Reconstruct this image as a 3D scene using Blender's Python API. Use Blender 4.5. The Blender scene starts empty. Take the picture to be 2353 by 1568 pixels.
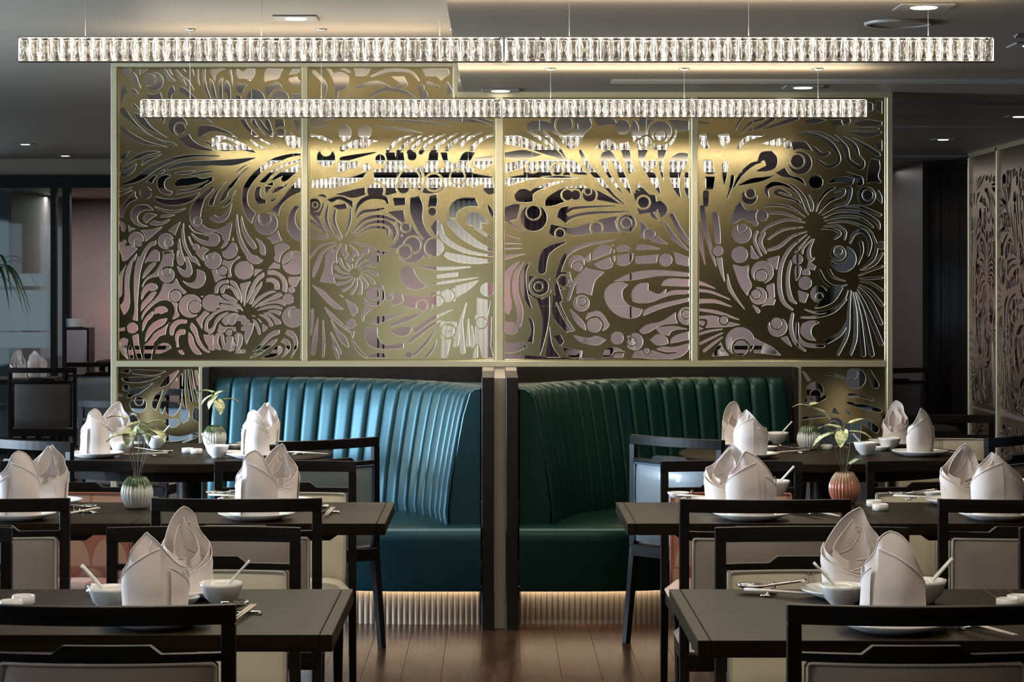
import bpy, bmesh, math, random
import numpy as np
from mathutils import Vector, Matrix
from math import sin, cos, pi, radians
SC = bpy.context.scene
COL = SC.collection
F = 5430.0; VX = 1140.0; VY = 645.0; EYE = 1.5
def PX(x, D): return (x - VX) * D / F          # lateral metres of photo column x at depth D
def PZ(y, D): return EYE - (y - VY) * D / F
# ---------------------------------------------------------------- camera
cam = bpy.data.cameras.new('camera'); cam.sensor_width = 36.0; cam.lens = 36.0 * F / 2353
cam.shift_x = (1176.5 - VX) / 2353; cam.shift_y = -(784 - VY) / 2353
cam.clip_end = 200
co = bpy.data.objects.new('camera', cam); COL.objects.link(co)
co.location = (0, 0, EYE); co.rotation_euler = (pi / 2, 0, 0); SC.camera = co
# ---------------------------------------------------------------- world, exposure
w = bpy.data.worlds.new('world'); SC.world = w; w.use_nodes = True
w.node_tree.nodes['Background'].inputs[0].default_value = (0.62, 0.74, 0.85, 1)
w.node_tree.nodes['Background'].inputs[1].default_value = 1.6
SC.view_settings.view_transform = 'Standard'; SC.view_settings.look = 'None'
SC.view_settings.exposure = 0.0; SC.view_settings.gamma = 1.0; SC.view_settings.use_curve_mapping = False
cy = SC.cycles
cy.use_denoising = True; cy.max_bounces = 9; cy.transmission_bounces = 8; cy.glossy_bounces = 4; cy.diffuse_bounces = 3
cy.sample_clamp_indirect = 3.0; cy.caustics_reflective = False; cy.caustics_refractive = False; cy.use_light_tree = True
# large daylight and added far-end fills: shop windows in the left wall, windows behind the camera
def area(name, loc, rot, sx, sy, power, color, parent=None, spread=pi):
    l = bpy.data.lights.new(name, 'AREA'); l.shape = 'RECTANGLE'; l.size = sx; l.size_y = sy
    l.energy = power; l.color = color; l.spread = spread
    o = bpy.data.objects.new(name, l); COL.objects.link(o); o.location = loc; o.rotation_euler = rot; o.parent = parent
    return o
DAY = (0.62, 0.80, 1.0)
area('daylight_left', (-5.9, 9.2, 1.35), (0, -pi / 2, 0), 1.7, 1.9, 520, DAY, spread=radians(130))
area('daylight_left_near', (-5.9, 3.4, 1.35), (0, -pi / 2, 0), 1.7, 2.8, 60, DAY)
area('daylight_left_far', (-5.9, 15.5, 1.35), (0, -pi / 2, 0), 1.7, 7, 60, DAY)
area('daylight_behind', (-.75, -3.9, 1.05), (-pi / 2, 0, pi), 1.2, 1.2, .5, (0.95, 0.95, 0.9))
area('far_end_fill', (-1.0, 22.4, 2.29), (0, 0, 0), 8.0, .15, 100, (1, .93, .88))  # added fill light, brightens the alcove wall behind the screen
area('far_end_fill', (-.2, 18.9, 2.37), (0, 0, 0), 6.6, .15, 34, (1, .93, .88))  # added fill light, brightens the grey fabric wall at the far end
# ---------------------------------------------------------------- materials
MATS = {}
def nt(m): return m.node_tree.nodes, m.node_tree.links
def mat(name, col, rough=.5, metal=0, coat=0, spec=.5, trans=0, ior=1.45, emit=None, estr=0, noise=None, bump=None, sheen=0, tint=None):
    m = bpy.data.materials.new(name); m.use_nodes = True; N, L = nt(m); b = N['Principled BSDF']
    b.inputs['Base Color'].default_value = (*col, 1); b.inputs['Roughness'].default_value = rough
    b.inputs['Metallic'].default_value = metal; b.inputs['Coat Weight'].default_value = coat
    b.inputs['Specular IOR Level'].default_value = spec; b.inputs['Transmission Weight'].default_value = trans
    b.inputs['IOR'].default_value = ior; b.inputs['Sheen Weight'].default_value = sheen
    if emit: b.inputs['Emission Color'].default_value = (*emit, 1); b.inputs['Emission Strength'].default_value = estr
    if tint: b.inputs['Specular Tint'].default_value = (*tint, 1)
    if noise or bump:
        tc = N.new('ShaderNodeTexCoord'); mp = N.new('ShaderNodeMapping'); L.new(tc.outputs['Object'], mp.inputs[0])
        if noise:   # (scale xyz, colour2, contrast)
            mp.inputs['Scale'].default_value = noise[0]
            n = N.new('ShaderNodeTexNoise'); n.inputs['Scale'].default_value = 1; n.inputs['Detail'].default_value = 4
            L.new(mp.outputs[0], n.inputs['Vector'])
            r = N.new('ShaderNodeValToRGB'); r.color_ramp.elements[0].position = .35; r.color_ramp.elements[1].position = .68
            r.color_ramp.elements[0].color = (*noise[1], 1); r.color_ramp.elements[1].color = (*col, 1)
            L.new(n.outputs[0], r.inputs[0]); L.new(r.outputs[0], b.inputs['Base Color'])
        if bump:    # (scale xyz, strength, distance)
            mp2 = N.new('ShaderNodeMapping'); L.new(tc.outputs['Object'], mp2.inputs[0]); mp2.inputs['Scale'].default_value = bump[0]
            n2 = N.new('ShaderNodeTexNoise'); n2.inputs['Scale'].default_value = 1; n2.inputs['Detail'].default_value = 3
            L.new(mp2.outputs[0], n2.inputs['Vector'])
            bu = N.new('ShaderNodeBump'); bu.inputs['Strength'].default_value = bump[1]; bu.inputs['Distance'].default_value = bump[2]
            L.new(n2.outputs[0], bu.inputs['Height']); L.new(bu.outputs[0], b.inputs['Normal'])
    MATS[name] = m; return m
mat('black_wood', (.0055, .0045, .004), .38, spec=.12, noise=((6, 6, 60), (.010, .008, .007), 1), bump=((30, 30, 200), .15, .001))
mat('table_wood', (.024, .0165, .0095), .42, spec=.06, noise=((1.5, 60, 20), (.013, .009, .0055), 1), tint=(1, .88, .68), bump=((3, 150, 30), .1, .001))
mat('panel_wood', (.014, .010, .008), .42, spec=.3, noise=((8, 8, 1.5), (.008, .006, .005), 1))
mat('taupe', (.31, .26, .232), .42, bump=((150, 150, 150), .12, .001), coat=.1)
mat('cream', (.64, .58, .45), .4, bump=((150, 150, 150), .1, .001), coat=.1)
mat('blue_grey', (.17, .205, .23), .35, bump=((150, 150, 150), .1, .001), coat=.15)
mat('dark_brown', (.065, .052, .045), .45)
mat('piping', (.50, .46, .40), .35, coat=.2)
mat('blue_piping', (.05, .10, .17), .35)
mat('coral_piping', (.42, .16, .11), .45)
mat('teal_lit', (.0016, .018, .024), .42, coat=.0, spec=1.0, bump=((60, 60, 60), .12, .002), tint=(.45, .86, 1))  # booth leather, bluer and glossier to paint in the window light
mat('teal_shaded', (.0016, .016, .013), .36, coat=.0, spec=.5, bump=((60, 60, 60), .12, .002), tint=(.6, 1, .9))  # same leather as the left booth, greener and duller to paint its shade
mat('brass_edge_highlight', (.80, .72, .55), .5, .5)  # paler than the plate to paint bright rims around the holes
mat('brass', (.66, .55, .29), .165, 1.0, noise=((2, 2, 2), (.58, .48, .25), 1))
mat('champagne', (.74, .67, .45), .32, .85, bump=((400, 400, 6), .06, .001))
mat('strip_metal', (.42, .38, .31), .45, .35)
mat('porcelain', (.80, .79, .76), .12, coat=.4)
mat('linen', (.78, .70, .67), .8, sheen=.3, bump=((900, 900, 900), .10, .001))
mat('silver', (.75, .73, .70), .12, 1.0)
mat('chop', (.66, .58, .48), .45)
mat('ceiling', (.25, .205, .16), .5, bump=((1.0, 6, 1), .04, .02))
mat('ceiling_dark', (.15, .135, .13), .6)
mat('black', (.003, .003, .003), .5, spec=.2)
mat('wire', (.32, .31, .29), .35, .8)
mat('lamp_on', (1, 1, 1), .5, emit=(1.0, .93, .82), estr=5)
mat('lamp_trim', (.32, .30, .27), .4, .3)
mat('leaf_stem', (.10, .085, .045), .5)
mat('palm', (.03, .07, .03), .5)
mat('mauve', (.22, .165, .185), .7)
mat('chrome_core', (.75, .68, .60), .25, 1.0)
mat('led', (1, 1, 1), .5, emit=(1.0, .95, .85), estr=14)
mat('led_small', (1, 1, 1), .5, emit=(1.0, .84, .62), estr=300)
mat('plinth', (.40, .33, .26), .35)
def crystal_mat():
    m = bpy.data.materials.new('crystal'); m.use_nodes = True; N, L = nt(m); b = N['Principled BSDF']
    b.inputs['Base Color'].default_value = (.97, .96, .93, 1); b.inputs['Roughness'].default_value = .03
    b.inputs['Transmission Weight'].default_value = 1; b.inputs['IOR'].default_value = 1.5
    tc = N.new('ShaderNodeTexCoord'); v = N.new('ShaderNodeTexNoise'); v.inputs['Scale'].default_value = 90; v.inputs['Detail'].default_value = 1
    mp = N.new('ShaderNodeMapping'); mp.inputs['Scale'].default_value = (1.6, 1, .7); oi = N.new('ShaderNodeObjectInfo')
    ad = N.new('ShaderNodeVectorMath'); ad.operation = 'ADD'; mu = N.new('ShaderNodeVectorMath'); mu.operation = 'SCALE'; mu.inputs[3].default_value = 3
    cx = N.new('ShaderNodeCombineXYZ'); L.new(oi.outputs['Random'], cx.inputs[0]); L.new(oi.outputs['Random'], cx.inputs[2])
    L.new(cx.outputs[0], mu.inputs[0]); L.new(tc.outputs['Object'], ad.inputs[0]); L.new(mu.outputs[0], ad.inputs[1])
    L.new(ad.outputs[0], mp.inputs[0]); L.new(mp.outputs[0], v.inputs['Vector'])
    bu = N.new('ShaderNodeBump'); bu.inputs['Strength'].default_value = .75; bu.inputs['Distance'].default_value = .004
    L.new(v.outputs[0], bu.inputs['Height']); L.new(bu.outputs[0], b.inputs['Normal'])
    MATS['crystal'] = m
crystal_mat()
def vase_mat(name, top, bot):
    m = bpy.data.materials.new(name); m.use_nodes = True; N, L = nt(m); b = N['Principled BSDF']
    b.inputs['Roughness'].default_value = .12; b.inputs['Coat Weight'].default_value = .5
    tc = N.new('ShaderNodeTexCoord'); sp = N.new('ShaderNodeSeparateXYZ'); L.new(tc.outputs['Object'], sp.inputs[0])
    n = N.new('ShaderNodeTexNoise'); n.inputs['Scale'].default_value = 60; L.new(tc.outputs['Object'], n.inputs['Vector'])
    a = N.new('ShaderNodeMath'); a.operation = 'MULTIPLY_ADD'; a.inputs[1].default_value = .03; L.new(n.outputs[0], a.inputs[0]); L.new(sp.outputs[2], a.inputs[2])
    r = N.new('ShaderNodeValToRGB'); e = r.color_ramp.elements
    mr = N.new('ShaderNodeMapRange'); mr.inputs[1].default_value = 0; mr.inputs[2].default_value = .13; L.new(a.outputs[0], mr.inputs[0]); L.new(mr.outputs[0], r.inputs[0])
    e[0].position = .62; e[0].color = (*bot, 1); e[1].position = .72; e[1].color = (*top, 1)
    L.new(r.outputs[0], b.inputs['Base Color']); MATS[name] = m
vase_mat('vase_green', (.045, .08, .025), (.66, .66, .62)); vase_mat('vase_coral', (.26, .17, .10), (.42, .15, .10))
def leaf_mat():
    m = bpy.data.materials.new('leaf'); m.use_nodes = True; N, L = nt(m); b = N['Principled BSDF']; b.inputs['Roughness'].default_value = .5
    tc = N.new('ShaderNodeTexCoord'); n = N.new('ShaderNodeTexNoise'); n.inputs['Scale'].default_value = 70; L.new(tc.outputs['Object'], n.inputs['Vector'])
    r = N.new('ShaderNodeValToRGB'); e = r.color_ramp.elements; e[0].position = .38; e[0].color = (.20, .26, .10, 1); e[1].position = .62; e[1].color = (.62, .62, .36, 1)
    L.new(n.outputs[0], r.inputs[0]); L.new(r.outputs[0], b.inputs['Base Color']); MATS['leaf'] = m
leaf_mat()
def scale_mat():      # coral fabric with large overlapping fish-scale discs
    m = bpy.data.materials.new('coral_pattern'); m.use_nodes = True; N, L = nt(m); b = N['Principled BSDF']; b.inputs['Roughness'].default_value = .75
    tc = N.new('ShaderNodeTexCoord'); sp = N.new('ShaderNodeSeparateXYZ'); L.new(tc.outputs['Object'], sp.inputs[0])
    def M(op, a, bb=None, c=None):
        x = N.new('ShaderNodeMath'); x.operation = op
        for i, v in enumerate((a, bb, c)):
            if v is None: continue
            if isinstance(v, (int, float)): x.inputs[i].default_value = v
            else: L.new(v, x.inputs[i])
        return x.outputs[0]
    zz = M('DIVIDE', M('SUBTRACT', sp.outputs[2], .60), .11)
    row = M('FLOOR', zz); fz = M('SUBTRACT', zz, row)
    xx = M('ADD', M('DIVIDE', sp.outputs[0], .135), M('MULTIPLY', row, .5)); fx = M('SUBTRACT', M('FRACT', xx), .5)
    d = M('SQRT', M('ADD', M('POWER', M('MULTIPLY', fx, 1.22), 2), M('POWER', M('MULTIPLY', fz, .62), 2)))
    r = N.new('ShaderNodeValToRGB'); e = r.color_ramp.elements; r.color_ramp.interpolation = 'CONSTANT'
    e[0].position = 0; e[0].color = (.46, .29, .21, 1); e[1].position = .575; e[1].color = (.36, .14, .10, 1)
    L.new(d, r.inputs[0]); L.new(r.outputs[0], b.inputs['Base Color']); MATS['coral_pattern'] = m
scale_mat()
def wood_floor():
    m = bpy.data.materials.new('floor_wood'); m.use_nodes = True; N, L = nt(m); b = N['Principled BSDF']
    b.inputs['Roughness'].default_value = .27; b.inputs['Specular IOR Level'].default_value = .10; b.inputs['Coat Weight'].default_value = 0; b.inputs['Coat Roughness'].default_value = .2
    tc = N.new('ShaderNodeTexCoord'); oi = N.new('ShaderNodeObjectInfo'); ad = N.new('ShaderNodeVectorMath'); ad.operation = 'ADD'
    cx = N.new('ShaderNodeCombineXYZ'); mu = N.new('ShaderNodeMath'); mu.operation = 'MULTIPLY'; mu.inputs[1].default_value = 40; L.new(oi.outputs['Random'], mu.inputs[0])
    L.new(mu.outputs[0], cx.inputs[0]); L.new(mu.outputs[0], cx.inputs[1]); L.new(tc.outputs['Object'], ad.inputs[0]); L.new(cx.outputs[0], ad.inputs[1])
    mp = N.new('ShaderNodeMapping'); mp.inputs['Scale'].default_value = (10, 1.3, 1); L.new(ad.outputs[0], mp.inputs[0])
    wv = N.new('ShaderNodeTexNoise'); wv.inputs['Scale'].default_value = 2.2; wv.inputs['Detail'].default_value = 6; wv.inputs['Distortion'].default_value = 1.2; L.new(mp.outputs[0], wv.inputs['Vector'])
    r = N.new('ShaderNodeValToRGB'); e = r.color_ramp.elements; e[0].position = .3; e[0].color = (.024, .011, .006, 1); e[1].position = .7; e[1].color = (.062, .031, .018, 1)
    hs = N.new('ShaderNodeHueSaturation'); v = N.new('ShaderNodeMapRange'); v.inputs[3].default_value = .75; v.inputs[4].default_value = 1.25; L.new(oi.outputs['Random'], v.inputs[0]); L.new(v.outputs[0], hs.inputs['Value'])
    L.new(wv.outputs[0], r.inputs[0]); L.new(r.outputs[0], hs.inputs['Color']); L.new(hs.outputs[0], b.inputs['Base Color'])
    bu = N.new('ShaderNodeBump'); bu.inputs['Strength'].default_value = .15; bu.inputs['Distance'].default_value = .002; L.new(wv.outputs[0], bu.inputs['Height']); L.new(bu.outputs[0], b.inputs['Normal'])
    MATS['floor_wood'] = m
wood_floor()
def mural():          # mauve wall covering with soft pink clouds
    m = bpy.data.materials.new('mural'); m.use_nodes = True; N, L = nt(m); b = N['Principled BSDF']; b.inputs['Roughness'].default_value = .75
    tc = N.new('ShaderNodeTexCoord'); mp = N.new('ShaderNodeMapping'); mp.inputs['Scale'].default_value = (.55, 1, .9); mp.inputs['Location'].default_value = (.35, 0, .2); L.new(tc.outputs['Object'], mp.inputs[0])
    n = N.new('ShaderNodeTexNoise'); n.inputs['Scale'].default_value = 1.1; n.inputs['Detail'].default_value = 1.5; L.new(mp.outputs[0], n.inputs['Vector'])
    r = N.new('ShaderNodeValToRGB'); e = r.color_ramp.elements; e[0].position = .40; e[0].color = (.28, .225, .245, 1); e[1].position = .68; e[1].color = (.66, .40, .39, 1)
    x = r.color_ramp.elements.new(.53); x.color = (.40, .32, .33, 1)
    L.new(n.outputs[0], r.inputs[0]); L.new(r.outputs[0], b.inputs['Base Color']); MATS['mural'] = m
mural()
def weave(name, a, c):
    m = bpy.data.materials.new(name); m.use_nodes = True; N, L = nt(m); b = N['Principled BSDF']; b.inputs['Roughness'].default_value = .8
    tc = N.new('ShaderNodeTexCoord'); mp = N.new('ShaderNodeMapping'); mp.inputs['Scale'].default_value = (60, 60, 9); L.new(tc.outputs['Object'], mp.inputs[0])
    n = N.new('ShaderNodeTexNoise'); n.inputs['Scale'].default_value = 1; L.new(mp.outputs[0], n.inputs['Vector'])
    r = N.new('ShaderNodeValToRGB'); e = r.color_ramp.elements; e[0].position = .35; e[0].color = (*a, 1); e[1].position = .65; e[1].color = (*c, 1)
    L.new(n.outputs[0], r.inputs[0]); L.new(r.outputs[0], b.inputs['Base Color']); MATS[name] = m
weave('grey_fabric', (.15, .155, .17), (.20, .205, .215))
def facade():         # flat tiled building far outside the window
    m = bpy.data.materials.new('facade'); m.use_nodes = True; N, L = nt(m); b = N['Principled BSDF']; b.inputs['Roughness'].default_value = .7
    tc = N.new('ShaderNodeTexCoord'); mp = N.new('ShaderNodeMapping'); mp.inputs['Rotation'].default_value = (pi / 2, 0, 0); L.new(tc.outputs['Object'], mp.inputs[0])
    br = N.new('ShaderNodeTexBrick'); br.offset = 0; br.inputs['Scale'].default_value = 6; br.inputs['Color1'].default_value = (.20, .21, .18, 1); br.inputs['Color2'].default_value = (.24, .25, .21, 1)
    br.inputs['Mortar'].default_value = (.09, .09, .08, 1); br.inputs['Mortar Size'].default_value = .03; br.inputs['Brick Width'].default_value = .5; br.inputs['Row Height'].default_value = .5
    L.new(mp.outputs[0], br.inputs['Vector']); L.new(br.outputs[0], b.inputs['Base Color']); MATS['facade'] = m
facade()
mat('frost', (.42, .52, .54), .6, trans=.0)
def glassmat():
    m = bpy.data.materials.new('glass'); m.use_nodes = True; N, L = nt(m); N.remove(N['Principled BSDF'])
    g = N.new('ShaderNodeBsdfGlossy'); g.inputs['Roughness'].default_value = .02; t = N.new('ShaderNodeBsdfTransparent'); t.inputs[0].default_value = (.72, .82, .80, 1)
    mx = N.new('ShaderNodeMixShader'); fr = N.new('ShaderNodeFresnel'); fr.inputs[0].default_value = 1.45
    L.new(fr.outputs[0], mx.inputs[0]); L.new(t.outputs[0], mx.inputs[1]); L.new(g.outputs[0], mx.inputs[2]); L.new(mx.outputs[0], N['Material Output'].inputs[0]); MATS['glass'] = m
glassmat()
mat('dark_gloss', (.008, .006, .006), .10, spec=.45)
# ---------------------------------------------------------------- mesh helpers
class MB:
    def __init__(s): s.v = []; s.f = []
    def box(s, x0, x1, y0, y1, z0, z1):
        n = len(s.v); s.v += [(x0, y0, z0), (x1, y0, z0), (x1, y1, z0), (x0, y1, z0), (x0, y0, z1), (x1, y0, z1), (x1, y1, z1), (x0, y1, z1)]
        s.f += [tuple(n + i for i in q) for q in ((0, 3, 2, 1), (4, 5, 6, 7), (0, 1, 5, 4), (1, 2, 6, 5), (2, 3, 7, 6), (3, 0, 4, 7))]; return s
    def hexa(s, b, t):      # two quads of points
        n = len(s.v); s.v += list(b) + list(t)
        s.f += [tuple(n + i for i in q) for q in ((0, 3, 2, 1), (4, 5, 6, 7), (0, 1, 5, 4), (1, 2, 6, 5), (2, 3, 7, 6), (3, 0, 4, 7))]; return s
    def grid(s, rows, closed=False, cap=False):
        n = len(s.v); m = len(rows[0])
        for r in rows: s.v += [tuple(p) for p in r]
        for i in range(len(rows) - 1):
            for j in range(m if closed else m - 1):
                k = (j + 1) % m; s.f.append((n + i * m + j, n + i * m + k, n + (i + 1) * m + k, n + (i + 1) * m + j))
        if cap: s.f.append(tuple(n + j for j in range(m))[::-1]); s.f.append(tuple(n + (len(rows) - 1) * m + j for j in range(m)))
        return s
    def lathe(s, prof, seg=32, cx=0, cy=0, rib=0, nr=0):
        rows = []
        for (r, z) in prof:
            rows.append([(cx + (r * (1 + rib * abs(sin(nr * a / 2))) if r > 1e-5 else 0) * cos(a), cy + (r * (1 + rib * abs(sin(nr * a / 2))) if r > 1e-5 else 0) * sin(a), z) for a in [2 * pi * k / seg for k in range(seg)]])
        return s.grid(rows, True)
    def tube(s, pts, r, seg=8):
        pts = [Vector(p) for p in pts]; rows = []; up = Vector((0, 0, 1))
        for i, p in enumerate(pts):
            t = (pts[min(i + 1, len(pts) - 1)] - pts[max(i - 1, 0)]).normalized()
            a = t.cross(up if abs(t.z) < .95 else Vector((1, 0, 0))).normalized(); b = t.cross(a)
            rr = r[i] if isinstance(r, (list, tuple)) else r
            rows.append([p + a * rr * cos(q) + b * rr * sin(q) for q in [2 * pi * k / seg for k in range(seg)]])
        return s.grid(rows, True, True)
    def mesh(s, name, m, smooth=False, bevel=0, auto=True):
        me = bpy.data.meshes.new(name); me.from_pydata([tuple(v) for v in s.v], [], s.f)
        if bevel:
            bm = bmesh.new(); bm.from_mesh(me)
            bmesh.ops.bevel(bm, geom=list(bm.edges), offset=bevel, segments=1, affect='EDGES'); bm.to_mesh(me); bm.free()
        me.materials.append(MATS[m])
        if smooth:
            for p in me.polygons: p.use_smooth = True
        me.update(); return me
def link(name, data, loc=(0, 0, 0), rz=0, parent=None, rot=None, scale=None):
    o = bpy.data.objects.new(name, data); COL.objects.link(o); o.location = loc; o.rotation_euler = rot or (0, 0, rz)
    if scale: o.scale = scale
    o.parent = parent; return o
def tag(o, label=None, cat=None, group=None, kind=None):
    if label: o['label'] = label
    if cat: o['category'] = cat
    if group: o['group'] = group
    if kind: o['kind'] = kind
    return o
def thing(name, parts, loc, rz, label, cat, group=None, scale=None):
    """parts: (name, mesh[, offset[, rz[, sub-parts]]]); a thing with one unnamed part is that mesh itself"""
    if len(parts) == 1 and parts[0][0] is None:
        o = link(name, parts[0][1], loc, rz, scale=scale)
    else:
        o = link(name, None, loc, rz, scale=scale)
        def put(ps, par):
            for p in ps:
                c = link(p[0], p[1], p[2] if len(p) > 2 else (0, 0, 0), p[3] if len(p) > 3 else 0, par)
                if len(p) > 4: put(p[4], c)
        put(parts, o)
    return tag(o, label, cat, group)
def struct(name, me, loc=(0, 0, 0), rz=0, parent=None):
    o = link(name, me, loc, rz, parent); o['kind'] = 'structure'; return o
R = random.Random(7)
def cat_rom(P, n=8, closed=False):
    P = [Vector(p) for p in P]; out = []; m = len(P)
    for i in range(m if closed else m - 1):
        p1 = P[i]; p2 = P[(i + 1) % m]
        p0 = P[i - 1] if (i > 0 or closed) else p1; p3 = P[(i + 2) % m] if (i + 2 < m or closed) else p2
        for k in range(n):
            t = k / n
            out.append(.5 * ((2 * p1) + (p2 - p0) * t + (2 * p0 - 5 * p1 + 4 * p2 - p3) * t * t + (3 * p1 - p0 - 3 * p2 + p3) * t ** 3))
    if not closed: out.append(P[-1])
    return out
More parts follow.
